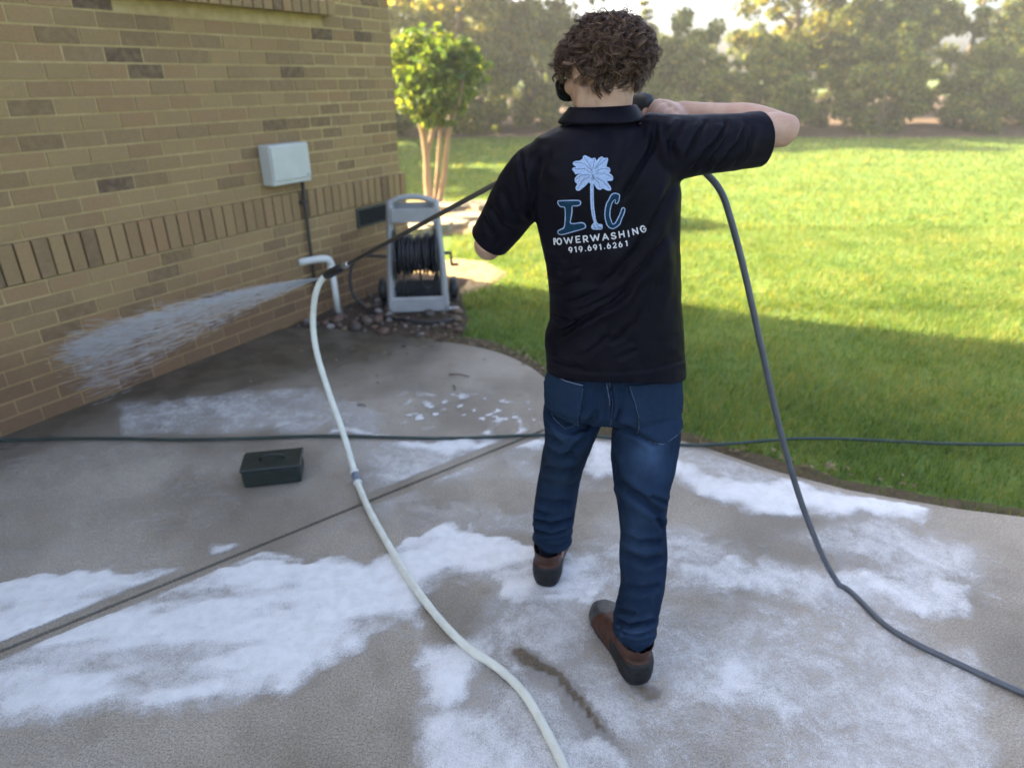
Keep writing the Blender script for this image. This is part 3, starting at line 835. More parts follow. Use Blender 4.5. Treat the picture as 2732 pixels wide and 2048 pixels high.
# utility box with conduit
ub = empty('utility_box', tuple(hw(1.2, 0, .99)))
tag(ub, 'pale grey utility box on the brick wall above the white pipe', 'utility box')
mb = MB(); mb.box(hw(1.265, .055, 1.125), (.34, .105, .255), rz=ROTW, bevel=.006); mb.obj('housing', MT['box'], ub, smooth=False)
mb = MB(); mb.box(hw(1.265, .113, 1.135), (.325, .008, .215), rz=ROTW, bevel=.003); cv = mb.obj('cover', MT['box'], ub, smooth=False)
mb = MB(); mb.ball(hw(1.135, .119, 1.05), .008, 8, 6); mb.obj('latch', MT['steel'], cv)
mb = MB(); mb.tube([hw(1.135, .05, .999), hw(1.14, .055, .8), hw(1.15, .06, .6), hw(1.15, .06, .12)], .013, 10); mb.obj('conduit', MT['conduit'], ub)
for zz in (.85, .45):
    mb = MB(); mb.box(hw(1.145, .045, zz), (.06, .035, .02), rz=ROTW, bevel=.003); mb.obj('strap', MT['conduit'], ub, smooth=False)
# white pvc drain pipe
pv = empty('drain_pipe', tuple(hw(1.03, .12, 0)))
tag(pv, 'white plastic elbow pipe standing against the lower brick wall', 'pipe')
mb = MB(); mb.tube(spline([hw(1.24, .02, .43), hw(1.13, .10, .44), hw(1.07, .13, .432), hw(1.045, .138, .40), hw(1.04, .14, .36)], 24), .027, 14); mb.obj('elbow', MT['white'], pv)
mb = MB(); mb.tube([hw(1.04, .14, .362), hw(1.03, .145, -.03)], .023, 14); mb.obj('pipe', MT['white'], pv)
mb = MB(); mb.tube([hw(1.0402, .14, .375), hw(1.039, .14, .33)], .031, 14); mb.obj('collar', MT['white'], pv)

# stones of the bed
st_mesh = []
for s in range(6):
    m = MB(); m.ball((0, 0, 0), 1, 9, 6); v = m.verts(); r = np.random.default_rng(s)
    v *= 1 + .32 * (vnoise(v * 1.7 + s * 9) - .5)[:, None]; v *= np.array([1, r.uniform(.65, .9), r.uniform(.5, .7)])
    st_mesh.append(mesh_of('stone', v, m.F, MT['rock']))
placed = []
r_ = random.Random(11); tries = 0
while len(placed) < 120 and tries < 9000:
    tries += 1
    x = r_.uniform(-1.85, -.35); y = r_.uniform(4.25, 5.75); s = r_.choice([.014, .018, .022, .028, .034, .05])
    pt = np.array([[x, y]])
    if poly_sd(pt, bed_poly)[0] < .02 or (np.array([x, y, 0]) - C0) @ ND < .07: continue
    if poly_sd(pt, patio_poly)[0] > -.01: continue
    if y > 5.05 and r_.random() < .6: continue
    if any((x - a) ** 2 + (y - b) ** 2 < (.8 * (s + c)) ** 2 for a, b, c in placed): continue
    placed.append((x, y, s))
    o = bpy.data.objects.new('stone', r_.choice(st_mesh)); o.location = (x, y, -.005 + s * .28)
    o.scale = (s, s, s); o.rotation_euler = (r_.uniform(-.3, .3), r_.uniform(-.3, .3), r_.uniform(0, 6.3)); put(o, bed)
for nm, (px, py), s, lab in [('pebble', (1077, 925), .017, 'small pinkish pebble lying alone near the patio edge'),]:
    gp = ground(px, py); o = bpy.data.objects.new(nm, st_mesh[2]); o.location = gp + np.array([0, 0, s * .5]); o.scale = (s,) * 3; put(o)
    tag(o, lab, 'pebble')
# flagstones edging the mulch bed
fr = random.Random(5); mbed_o = bpy.data.objects['mulch_bed']
for (px, py, sx, sy) in [(1205, 600, .42, .22), (1250, 590, .34, .2), (1240, 552, .5, .2), (1290, 556, .36, .2), (1190, 560, .3, .2), (1285, 610, .3, .18), (1165, 612, .3, .18), (1120, 615, .35, .2), (1330, 590, .35, .22)]:
    gp = ground(px, py); m = MB()
    n = 9; an = np.sort(np.array([fr.uniform(0, 6.28) for _ in range(n)]))
    an = np.linspace(0, 6.28, n, endpoint=False) + np.array([fr.uniform(-.2, .2) for _ in range(n)])
    poly = [(gp[0] + sx * .6 * math.cos(t) * fr.uniform(.8, 1.1), gp[1] + sy * 1.1 * math.sin(t) * fr.uniform(.8, 1.1)) for t in an]
    m.prism(poly, -.03, .05 + fr.uniform(0, .04)); m.obj('flagstone', MT['flag'], mbed_o, smooth=False)

# litter on the concrete and along the edge
lf = fast_mesh('dead_leaf', np.array([(-.5, 0, 0), (0, -.28, .08), (.5, 0, .0), (0, .28, .1)]), np.array([[0, 1, 2], [0, 2, 3]]), MT['leaflitter'])
V = []; F = []
for i in range(240):
    if i < 170:
        a = r_.uniform(R(-10), R(86)); rad = r_.uniform(1.0, 1.14); q = CC + rad * np.array([math.cos(a), math.sin(a)])
    elif i < 220:
        t = r_.random(); q = np.array([.5 + 1.4 * t, 3.05 - .6 * t]) + np.array([r_.uniform(-.05, .05), r_.uniform(-.06, .08)])
    else: q = np.array([r_.uniform(-1.6, .1), r_.uniform(3.3, 4.2)])
    s = r_.uniform(.008, .022); b = np.array([(-.5, 0, 0), (0, -.28, .08), (.5, 0, .0), (0, .28, .1)]) * 2 * s
    th = r_.uniform(0, 6.28); c_, s_ = math.cos(th), math.sin(th)
    b = b @ np.array([[c_, -s_, 0], [s_, c_, 0], [0, 0, 1]]).T
    zz = .004 if (poly_sd(q[None], patio_poly)[0] > 0 or poly_sd(q[None], walk_poly)[0] > 0) else .0
    k0 = len(V); V += list(b + np.array([q[0], q[1], zz])); F += [[k0, k0 + 1, k0 + 2], [k0, k0 + 2, k0 + 3]]
bpy.data.meshes.remove(lf)
o = fobj('leaf_litter', np.array(V), np.array(F), MT['leaflitter']); tag(o, 'bits of dead leaf strewn along the slab edge', 'leaf litter', kind='stuff')
for (p0, p1, lab) in [((1198, 1000), (1252, 1007), 'thin dark twig lying on the round patio'), ((1210, 1030), (1214, 1044), 'short dark twig on the patio below the longer twig'), ((955, 1082), (976, 1086), 'small dark twig in the foam film on the patio')]:
    a_, b_ = ground(*p0), ground(*p1); m = MB()
    m.tube(spline([a_ + [0, 0, .006], (a_ + b_) / 2 + [0.004, .006, .01], b_ + [0, 0, .007]], 10), np.linspace(.005, .0035, 10)[:len(spline([a_, (a_ + b_) / 2, b_], 10))], 6)
    o = m.obj('twig', MT['bark'], None, origin=tuple((a_ + b_) / 2)); tag(o, lab, 'twig')

# ================================================================== TREES
def leaf_cloud(cent, rad, per, size, seed, up=.3, needle=False):
    """leaves (two-triangle diamonds) around cluster centres"""
    r = np.random.default_rng(seed)
    n = len(cent) * per
    c = np.repeat(cent, per, 0); rd = np.repeat(rad, per)
    d = r.normal(0, 1, (n, 3)); d /= np.linalg.norm(d, axis=1)[:, None]
    p = c + d * (rd * r.random(n) ** .45)[:, None] * np.array([1, 1, .75])
    a = r.normal(0, 1, (n, 3)) + d * .6; a[:, 2] -= .25; a /= np.linalg.norm(a, axis=1)[:, None]
    nn = r.normal(0, 1, (n, 3)) + np.array([0, 0, up * 2]); b = np.cross(a, nn); b /= np.linalg.norm(b, axis=1)[:, None] + 1e-9
    L = size * r.uniform(.6, 1.4, n); W = L * (.16 if needle else .33)
    V = np.stack([p - a * L[:, None] * .5, p - b * W[:, None] + np.cross(a, b) * (L * .06)[:, None], p + a * L[:, None] * .5, p + b * W[:, None] + np.cross(a, b) * (L * .06)[:, None]], 1).reshape(-1, 3)
    i = np.arange(n)[:, None] * 4
    F = np.concatenate([i + np.array([[0, 1, 2]]), i + np.array([[0, 2, 3]])])
    return V, F
def limb_tube(m, a, b, r0, r1, seed, wob=.08, n=7, k=8):
    r = np.random.default_rng(seed); t = np.linspace(0, 1, n)[:, None]
    L = np.linalg.norm(np.array(b) - a)
    w_ = r.normal(0, wob * L * .35, (n, 3)) * np.sin(np.pi * t); m.tube(np.array(a) * (1 - t) + np.array(b) * t + w_, np.linspace(r0, r1, n), k)
def broadleaf(h, w_, seed, ncl=70, per=170, size=.13, base=.28, rough_=.0):
    r = np.random.default_rng(seed); m = MB()
    th = h * base
    limb_tube(m, (0, 0, -.1), (r.normal(0, .1), r.normal(0, .1), h * .75), h * .022 + .04, h * .006, seed, .05, 9)
    cent = []; rad = []
    for i in range(ncl):
        f = r.random(); z = th + (h - th) * f
        prof = w_ * math.sin(math.pi * min(1, .12 + .83 * f)) ** .6 * (.62 + .5 * r.random())
        a = r.uniform(0, 2 * math.pi); q = prof * math.sqrt(r.uniform(.12, 1))
        c = np.array([q * math.cos(a), q * math.sin(a), z]); c *= 1 + rough_ * (.35 * math.sin(3 * a + 2) + .5 * (r.random() - .45)); cent.append(c); rad.append(r.uniform(.13, .27) * w_ * .9)
        if i % 3 == 0: limb_tube(m, (0, 0, max(th * .6, z - q * .8)), c, .012 * h * .5, .01, seed * 100 + i, .1, 5, 5)
    V, F = leaf_cloud(np.array(cent), np.array(rad), per, size, seed + 50)
    return m, V, F
def conifer(h, w_, seed, per=110, size=.16, bare=.06):
    r = np.random.default_rng(seed); m = MB()
    limb_tube(m, (0, 0, -.1), (0, 0, h * .98), h * .016 + .03, .012, seed, .01, 8)
    cent = []; rad = []; z = h * bare + .1
    while z < h * .98:
        f = (z - h * bare) / (h * (1 - bare)); R_ = w_ * (1 - f) ** .8 * (.75 + .5 * r.random()) + .05
        k = int(3 + 5 * (1 - f))
        for j in range(k):
            a = r.uniform(0, 2 * math.pi); L = R_ * r.uniform(.6, 1.12)
            tip = np.array([L * math.cos(a), L * math.sin(a), z + L * r.uniform(-.12, .3)])
            limb_tube(m, (0, 0, z), tip, .014 + .004 * L, .005, seed * 1000 + j + int(z * 50), .05, 4, 5)
            for t in np.linspace(.35, 1, max(2, int(L / .28))):
                cent.append(np.array([0, 0, z]) * (1 - t) + tip * t); rad.append(.10 + .16 * (1 - f) * r.uniform(.7, 1.3))
        z += h * .055 * r.uniform(.8, 1.2) + .03
    V, F = leaf_cloud(np.array(cent), np.array(rad), per, size, seed + 70, needle=True)
    return m, V, F
protos = {}
def proto(key, maker, leafmat):
    m, V, F = maker
    protos[key] = (mesh_of('trunk', m.verts(), m.F, MT['bark']), fast_mesh('crown', V, F, MT[leafmat]))
proto('dark', broadleaf(7, 2.4, 1, 90, 200, .17), 'leaf_dark')
proto('gold', broadleaf(7, 2.3, 2, 80, 170, .17), 'leaf_gold')
proto('mid', broadleaf(7, 2.2, 3, 85, 180, .17, .2), 'leaf_mid')
proto('bush', broadleaf(2.6, 1.55, 4, 64, 130, .13, .05, .55), 'leaf_mid')
proto('pine', conifer(5, 1.35, 5, 34, .2), 'needle')
proto('pine2', conifer(5, 1.2, 6, 34, .2), 'leaf_mid')
def tree(key, name, x, y, s, label, cat='tree', group=None, rz=0.0, sz=None):
    t = empty(name, (x, y, -.05)); t.rotation_euler = (0, 0, rz); t.scale = (s, s, sz or s)
    tr, cr = protos[key]
    put(bpy.data.objects.new('trunk', tr), t); put(bpy.data.objects.new('crown', cr), t)
    tag(t, label, cat, group or 'trees beyond the lawn'); return t
TL = [ # key, name, x, y, scale, label, rz, sz
    ('dark', 'dark_tree', -4.3, 28.0, 1.4, 'dark green tree rising above the myrtle beside the house corner', .3, None),
    ('gold', 'gold_tree', -1.7, 23.3, 1.25, 'tree with sunlit yellow leaves between the myrtle and the head', 1.4, None),
    ('mid', 'olive_tree', .5, 25.4, 1.3, 'olive green tree just left of the head, at the sky gap', 2.2, None),
    ('bush', 'hedge_shrub', -1.2, 22.0, .85, 'low leafy shrub at the lawn edge behind the myrtle', 0, None),
    ('bush', 'hedge_shrub', 1.9, 22.6, .85, 'low leafy shrub at the lawn edge behind the left shoulder', 2, None),
    ('bush', 'hedge_shrub', -4.0, 21.7, .8, 'low leafy shrub at the lawn edge nearest the house corner', 4, None),
    ('pine', 'young_pine', 3.1, 26.5, .62, 'short conifer hidden mostly behind the head', 0, None),
    ('pine2', 'young_pine', 5.3, 30, .90, 'pointed young conifer standing alone in the sky gap', 1, None),
    ('pine', 'young_pine', 6.9, 28.5, .62, 'low conifer between the pointed one and the bright right-hand tree', 2, None),
    ('pine2', 'young_pine', 4.5, 25, .50, 'small conifer in front of the pointed one', 4, None),
    ('bush', 'hedge_shrub', 5.4, 22.6, .9, 'low leafy shrub below the pointed conifer above the forearm', 3, None),
    ('bush', 'hedge_shrub', 8.2, 22.2, .85, 'low leafy shrub below the bright right-hand tree', 5, None),
    ('gold', 'gold_tree', 9.4, 24.6, 1.0, 'bright yellow green tree at the right of the sky gap', 4, None),
    ('dark', 'dark_tree', 12.6, 25.5, .85, 'dark green tree to the right of the bright yellow green tree', 2, None),
    ('mid', 'olive_tree', 16.2, 26, .85, 'olive green tree second from the right picture edge', 5, None),
    ('gold', 'gold_tree', 20.0, 26.5, .9, 'sunlit tree at the far right picture edge', 1, None),
    ('bush', 'hedge_shrub', 11.6, 22.3, .95, 'low leafy shrub below the dark right-hand tree', 1, None),
    ('bush', 'hedge_shrub', 15.0, 22.6, .9, 'low leafy shrub second from the right picture edge', 2, None),
    ('bush', 'hedge_shrub', 18.4, 22.4, 1.0, 'low leafy shrub nearest the right picture edge', 4, None),
    ('mid', 'olive_tree', -7.2, 22.6, .85, 'olive green tree hidden behind the brick house', 3, None),
    ('dark', 'dark_tree', -7.6, 15.0, .72, 'nearest dark green tree hidden behind the brick house', 3, None),
    ('gold', 'gold_tree', -13.5, 19.5, 1.1, 'sunlit tree hidden behind the brick house', 2, None),
    ('dark', 'dark_tree', -6.2, 18.2, .8, 'farther dark green tree hidden behind the brick house', 5, None),
    ('dark', 'dark_tree', -5.2, 13.2, .6, 'small dark green tree nearest the hidden back wall of the house', 2, None),
    ('mid', 'olive_tree', -4.9, 20.6, .95, 'olive green tree hidden beside the house behind the lawn', 1, None),
    ('dark', 'dark_tree', -11.4, 16.2, .95, 'leftmost dark green tree hidden behind the brick house', 1, None),
] + [('bush', 'hedge_shrub', -6 + i * 2.35, 24.2 + .9 * math.sin(i * 1.9), .95 + .2 * math.sin(i * 2.7), 'leafy shrub in the second row behind the lawn edge, %s from the left' % ('first second third fourth fifth sixth seventh eighth ninth tenth eleventh twelfth'.split()[i]), i * 2.1, None) for i in range(12)] + [('bush' if i % 2 else 'mid', 'backdrop_tree', -7 + i * 2.6, 33 + 2.2 * math.sin(i * 2.1), (1.1 if i % 2 else .5) * (1 + .12 * math.sin(i * 3.7)) * (1.4 if (i < 4 or i > 7) else 1.0), 'hazy tree in the back row behind the lawn trees, %s from the left' % ('first second third fourth fifth sixth seventh eighth ninth tenth eleventh twelfth thirteenth fourteenth'.split()[i]), i * 1.3, None) for i in range(14)]
for key, nm, x, y, s, lab, rz, sz in TL:
    tree(key, nm, x, y, s, lab, 'shrub' if 'shrub' in nm else 'tree', 'shrubs along the lawn edge' if 'shrub' in nm else ('back row of trees' if 'backdrop' in nm else None), rz, sz)

# crape myrtle with three pale stems
b0 = ground(1150, 548)
cm = empty('crape_myrtle', (b0[0], b0[1], 0)); tag(cm, 'small round-crowned tree with pale bare stems in the mulch bed', 'tree')
Ym = b0[1]; tm = MB()
for i, (pts, r0, r1) in enumerate([([(1148, 555), (1140, 480), (1138, 420), (1128, 350), (1110, 300), (1085, 255)], .062, .03),
        ([(1160, 555), (1166, 480), (1172, 400), (1178, 330), (1190, 280), (1205, 225)], .034, .02),
        ([(1170, 552), (1185, 470), (1192, 400), (1202, 330), (1225, 270), (1235, 210)], .046, .022),
        ([(1138, 420), (1155, 340), (1160, 280), (1150, 200)], .035, .016),
        ([(1110, 300), (1130, 250), (1110, 190)], .03, .014)]):
    P_ = spline([at(x, y, Ym + .1 * math.sin(i * 2.3)) for x, y in pts], 22); P_[0, 2] = min(P_[0, 2], 0.0) if i < 3 else P_[0, 2]
    tm.tube(P_, np.linspace(r0, r1, len(P_)), 9)
tm.obj('trunk', MT['bark_myrtle'], cm)
r = np.random.default_rng(9); cent = []; rad = []
for i in range(210):
    a = r.uniform(0, 2 * math.pi); q = r.random() ** .42; lob = 1 + .20 * math.sin(3 * a + 1) + .12 * math.sin(7 * a)
    px = 1160 + 104 * q * lob * math.cos(a); py = 205 - 108 * q * lob * math.sin(a) * (1.0 if math.sin(a) > 0 else .95)
    cent.append(at(px, py, Ym + r.uniform(-.5, .5) * math.sqrt(max(.04, 1 - q * q)))); rad.append(r.uniform(.11, .25))
for px, py in [(1165, 92), (1140, 112), (1205, 110), (1090, 135), (1240, 122), (1068, 180), (1262, 170), (1072, 120), (1085, 285), (1230, 290), (1120, 320), (1190, 322), (1255, 245)]:
    for q in range(2): cent.append(at(px + r.normal(0, 9), py + r.normal(0, 9), Ym + r.uniform(-.2, .2))); rad.append(.07)
V, F = leaf_cloud(np.array(cent), np.array(rad), 17, .095, 77)
fobj('crown', V, F, MT['leaf_myrtle'], cm)

# short weathered post on the lawn, mostly hidden behind the arm
gp = ground(1365, 492); ps = MB(); ps.box((gp[0] + .08, gp[1], .18), (.2, .2, .42), rz=.3, bevel=.02)
o = ps.obj('wooden_post', simple('weathered_wood', (.22, .13, .1), .85, .2, .25, 12, .4), None, smooth=False, origin=(gp[0] + .08, gp[1], 0)); tag(o, 'short brown post on the lawn behind the left shoulder', 'post')

# ================================================================== HOSE REEL CART
cA = np.array([-.963, 4.84]); cB = np.array([-.487, 4.895])
cx = (cB - cA) / np.linalg.norm(cB - cA); cw = np.linalg.norm(cB - cA); cy = np.array([-cx[1], cx[0]])
def ct(x, y, z):       # cart frame: x along the front, y towards the back
    q = cA + cx * x + cy * y; return np.array([q[0], q[1], z])
CZ = math.atan2(cx[1], cx[0])
cart = empty('hose_reel_cart', tuple(ct(cw / 2, .15, 0))); tag(cart, 'grey plastic hose reel cart parked by the brick corner', 'hose cart')
W_ = cw
def plank(m, a, b, wd, th, n=9, curve=None, ref=None):
    pts = spline([a, *(curve or []), b], n); m.tube(pts, 1, 4, ref=ref if ref is not None else (cx[0], cx[1], 0), ab=[(wd / 2 * 1.414, th / 2 * 1.414)] * len(pts))
for sx, s in ((.028, 1), (W_ - .028, -1)):
    m = MB()
    ln = .045 * s
    plank(m, ct(sx, .0, .0), ct(sx + ln, .13, .83), .042, .05, 12, [ct(sx + ln * .3, .035, .3), ct(sx + ln * .75, .09, .6)])
    plank(m, ct(sx, .34, .09), ct(sx + ln * .8, .115, .66), .036, .04, 10, [ct(sx + ln * .4, .25, .34)])
    plank(m, ct(sx, .0, .04), ct(sx, .36, .07), .04, .06, 4)
    m.box(ct(sx + ln * .45, .16, .40), (.036, .10, .10), rz=CZ, bevel=.01)
    m.obj('side_frame', MT['grey'], cart)
m = MB(); m.box(ct(W_ / 2, -.004, .062), (W_ - .06, .04, .12), rz=CZ, bevel=.012); m.obj('front_panel', MT['grey'], cart, smooth=False)
m = MB(); m.box(ct(W_ / 2, .20, .035), (W_ - .07, .28, .02), rz=CZ, bevel=.006)
m.box(ct(W_ / 2, .335, .10), (W_ - .07, .02, .12), rz=CZ, bevel=.006); m.obj('base_tray', MT['dkgrey'], cart, smooth=False)
m = MB(); m.tube(spline([ct(.075, .128, .815), ct(.15, .135, .845), ct(W_ / 2, .14, .852), ct(W_ - .15, .135, .84), ct(W_ - .075, .128, .81)], 24), 1, 8, ab=[(.021, .026)] * 24)
m.obj('handle', MT['grey'], cart)
m = MB()
m.box(ct(W_ / 2, .11, .69), (W_ - .15, .16, .012), rz=CZ, bevel=.004); m.box(ct(W_ / 2, .028, .735), (W_ - .16, .012, .10), rz=CZ, bevel=.004)
m.box(ct(W_ / 2, .188, .75), (W_ - .16, .012, .11), rz=CZ, bevel=.004)
for xx in (.083, W_ - .083): m.box(ct(xx, .11, .735), (.012, .148, .10), rz=CZ, bevel=.004)
m.obj('storage_tray', MT['grey'], cart, smooth=False)
ax_y, ax_z = .155, .42
def disc(m, x0, x1, r0, r1=None, n=36):
    th = np.arange(n) * 2 * math.pi / n; rs = []
    for x, r_q in ((x0, r0), (x1, r1 or r0)):
        rs.append(np.array([ct(x, ax_y + r_q * math.cos(t), ax_z + r_q * math.sin(t)) for t in th]))
    m.rings(rs)
reel = MB(); disc(reel, .075, .40, .075); reel_o = reel.obj('reel_drum', MT['dkgrey'], cart)
for xa in (.078, W_ - .09):
    m = MB(); disc(m, xa, xa + .012, .215); 
    for q in range(8):
        t = q * math.pi / 4; m.tube([ct(xa + .006, ax_y + .06 * math.cos(t), ax_z + .06 * math.sin(t)), ct(xa + .006, ax_y + .21 * math.cos(t), ax_z + .21 * math.sin(t))], .012, 6)
    m.obj('flange', MT['dkgrey'], reel_o, smooth=False)
m = MB(); n = 900; t = np.linspace(0, 1, n); lay = [(.085, 13, 0), (.106, 12, 1), (.127, 12, 0), (.146, 9, 1)]; pts = []
for rad_, turns, rev in lay:
    tt = np.linspace(0, 1, turns * 22); xx = .102 + .275 * (1 - tt if rev else tt)
    for a_, x_ in zip(tt, xx):
        th = 2 * math.pi * turns * a_; rr_ = rad_ + .008 * math.sin(9 * a_ + rad_ * 90)
        pts.append(ct(x_ + .006 * math.sin(th * .53), ax_y + rr_ * math.cos(th), ax_z + rr_ * math.sin(th)))
m.tube(np.array(pts), .0108, 7); m.obj('coiled_hose', MT['blackhose'], reel_o)
m = MB(); m.tube(spline([ct(.27, ax_y - .15, ax_z - .05), ct(.27, ax_y - .14, .24), ct(.30, ax_y - .1, .17), ct(.36, ax_y - .09, .19), ct(.385, ax_y - .11, .30)], 24), .0105, 8)
m.tube(spline([ct(.14, ax_y - .1, ax_z - .14), ct(.145, ax_y - .12, .2), ct(.16, ax_y - .08, .06)], 14), .0105, 8); m.obj('loose_hose_loop', MT['blackhose'], reel_o)
m = MB(); m.tube([ct(W_ - .03, ax_y, ax_z), ct(W_ + .03, ax_y, ax_z)], .013, 8); m.tube([ct(W_ + .03, ax_y, ax_z), ct(W_ + .03, ax_y - .05, ax_z - .08)], .01, 8)
m.tube([ct(W_ + .025, ax_y - .05, ax_z - .08), ct(W_ + .085, ax_y - .05, ax_z - .08)], .012, 8); m.obj('crank', MT['dkgrey'], cart)
m = MB(); m.box(ct(W_ + .03, .02, .012), (.09, .05, .018), rz=CZ, bevel=.005); m.obj('foot_tab', MT['grey'], cart, smooth=False)
for sx in (-.075, W_ + .012):
    m = MB(); th = np.arange(28) * 2 * math.pi / 28; prof = [(0, .05), (.006, .088), (.018, .096), (.044, .096), (.056, .088), (.062, .05)]
    m.rings([np.array([ct(sx + a_, .30 + r_q * math.cos(t_), .094 + r_q * math.sin(t_)) for t_ in th]) for a_, r_q in prof])
    wo_ = m.obj('wheel', MT['black'], cart); m = MB(); m.rings([np.array([ct(sx + a_, .30 + r_q * math.cos(t_), .094 + r_q * math.sin(t_)) for t_ in th]) for a_, r_q in [(-.004, .02), (-.004, .05), (.066, .05), (.066, .02)]]); m.obj('hub', MT['dkgrey'], wo_)
# black supply hose looping out of the cart
sup = [ct(.05, .16, ax_z - .02), at(975, 683, 5.02), at(945, 697, 5.0), at(934, 735, 4.97), at(938, 775, 4.93), at(958, 806, 4.9), ground(1000, 838, .012), ground(1060, 852, .012), ground(1120, 860, .012), ground(1185, 858, .012), ground(1215, 850, .012)]
for q in sup[5:]: q[2] = max(q[2], .014)
m = MB(); m.tube(spline(sup, 90), .0115, 10); o = m.obj('supply_hose', MT['blackhose'], None, origin=tuple(sup[-1])); tag(o, 'black hose looping from the reel cart down across the stone bed', 'hose')

# ================================================================== HOSES AND BOX ON THE CONCRETE
GREEN = [(-700, 1180), (200, 1172), (790, 1166), (1000, 1166), (1200, 1165), (1400, 1162), (1560, 1164), (1640, 1170), (1820, 1183), (1942, 1181), (2150, 1172), (2450, 1178), (2900, 1190)]
gpts = [ground(x, y, .011) for x, y in GREEN]
gpts = spline(gpts, 160); gpts[:, 1] += .012 * np.sin(gpts[:, 0] * 5.0)
m = MB(); m.tube(gpts, .0078, 10); o = m.obj('garden_hose', MT['greenhose'], None, origin=tuple(gpts[60])); tag(o, 'dark green garden hose stretched straight across the concrete', 'hose')

TIP = np.array([-.85, 2.93, .84]); GUN = np.array([.317, 1.85, 1.59]); wdir = (TIP - GUN) / np.linalg.norm(TIP - GUN)
wh = empty('white_hose', tuple(ground(1240, 1720))); tag(wh, 'thick white hose hanging from the lance and snaking over foamy concrete', 'hose')
WH = [(878, 733, 2.95), (862, 742, 2.93), (848, 765, 2.92), (839, 800, 2.91), (835, 850, 2.90), (838, 900, 2.87), (850, 960, 2.82), (880, 1055, 2.73), (914, 1150, 2.64), (938, 1230, 2.56)]
wpts = [at(x, y, Y) for x, y, Y in WH] + [ground(x, y, .019) for x, y in [(955, 1290), (985, 1360), (1030, 1442), (1090, 1540), (1160, 1636), (1240, 1720), (1330, 1782), (1395, 1845), (1450, 1935), (1505, 2048), (1560, 2200), (1600, 2420)]]
wpts = spline(wpts, 170)
m = MB(); m.tube(wpts, .0138 + .0005 * np.sin(np.arange(len(wpts)) * 1.9), 14); m.obj('tube', MT['whitehose'], wh)
ci = int(np.argmin(np.linalg.norm(topx(wpts) - np.array([950, 1272]), axis=1)))
def along(d):
    k = ci; s = 0
    cum = np.r_[0, np.cumsum(np.linalg.norm(np.diff(wpts, axis=0), axis=1))]; t = cum[ci] + d
    return np.array([np.interp(t, cum, wpts[:, q]) for q in range(3)])
m = MB(); m.tube([along(-.03), along(0), along(.03)], .0162, 16); m.obj('coupling', MT['clamp'], wh)
for d_ in (-.034, .032):
    m = MB(); m.tube([along(d_ - .006), along(d_ + .006)], .0195, 18); m.obj('hose_clamp', MT['white'], wh)

# dark box just reaching into the picture at left
gp = ground(800, 1292); bx = empty('plastic_box', (gp[0] - .13, gp[1] + .03, 0)); tag(bx, 'small dark green plastic box on the concrete by the left hose end', 'box')
m = MB(); m.box((gp[0] - .13, gp[1] + .06, .044), (.25, .15, .08), rz=.2, bevel=.008); m.obj('case', MT['boxgreen'], bx, smooth=False)
m = MB(); m.box((gp[0] - .13, gp[1] + .06, .092), (.262, .162, .016), rz=.2, bevel=.005); m.obj('lid', MT['boxgreen'], bx, smooth=False)
m = MB(); m.tube(spline([(gp[0] - .18, gp[1] + .05, .1), (gp[0] - .17, gp[1] + .052, .118), (gp[0] - .09, gp[1] + .068, .118), (gp[0] - .08, gp[1] + .07, .1)], 14), .006, 8); m.obj('handle', MT['boxgreen'], bx)

# ================================================================== PRESSURE WASHER LANCE
ln = empty('pressure_washer_lance', tuple(GUN)); tag(ln, 'long dark pressure washer lance held across the chest, pointing at the wall', 'pressure washer')
m = MB(); m.tube([GUN + wdir * .10, TIP - wdir * .10], .0088, 12); m.obj('lance_tube', MT['lance'], ln)
m = MB(); pts = [TIP - wdir * .15, TIP - wdir * .13, TIP - wdir * .02, TIP + wdir * .0, TIP + wdir * .03]
m.tube(pts, [.011, .019, .021, .017, .012], 14); m.obj('nozzle_holder', MT['black'], ln)
m = MB(); m.tube([TIP - wdir * .21, TIP - wdir * .20, TIP - wdir * .17, TIP - wdir * .155], [.009, .013, .013, .010], 12); m.obj('coupler', MT['steel'], ln)
sidev = np.cross(wdir, [0, 0, 1.0]); sidev /= np.linalg.norm(sidev); upv = np.cross(sidev, wdir)
m = MB()
gs = [(-.06, .008, .010), (-.045, .018, .024), (-.03, .020, .030), (0, .022, .034), (.06, .020, .027), (.10, .015, .016), (.13, .012, .012)]
m.tube([GUN + wdir * t for t, a_, b_ in gs], 1, 14, ref=upv, ab=[(b_, a_) for t, a_, b_ in gs])
m.tube(spline([GUN - wdir * .03, GUN - wdir * .055 - upv * .06, GUN - wdir * .075 - upv * .13], 8), 1, 12, ref=sidev, ab=[(.014, .021)] * 9)
gun_o = m.obj('trigger_gun', MT['dkgrey'], ln)
m = MB(); m.ball(GUN - wdir * .035 + sidev * .019, (.007, .007, .007), 10, 6); m.obj('screw', MT['black'], gun_o)
m = MB(); m.tube(spline([GUN + wdir * .02 - upv * .02, GUN + wdir * .012 - upv * .07, GUN - wdir * .01 - upv * .11], 8), .006, 8); m.obj('trigger', MT['black'], gun_o)
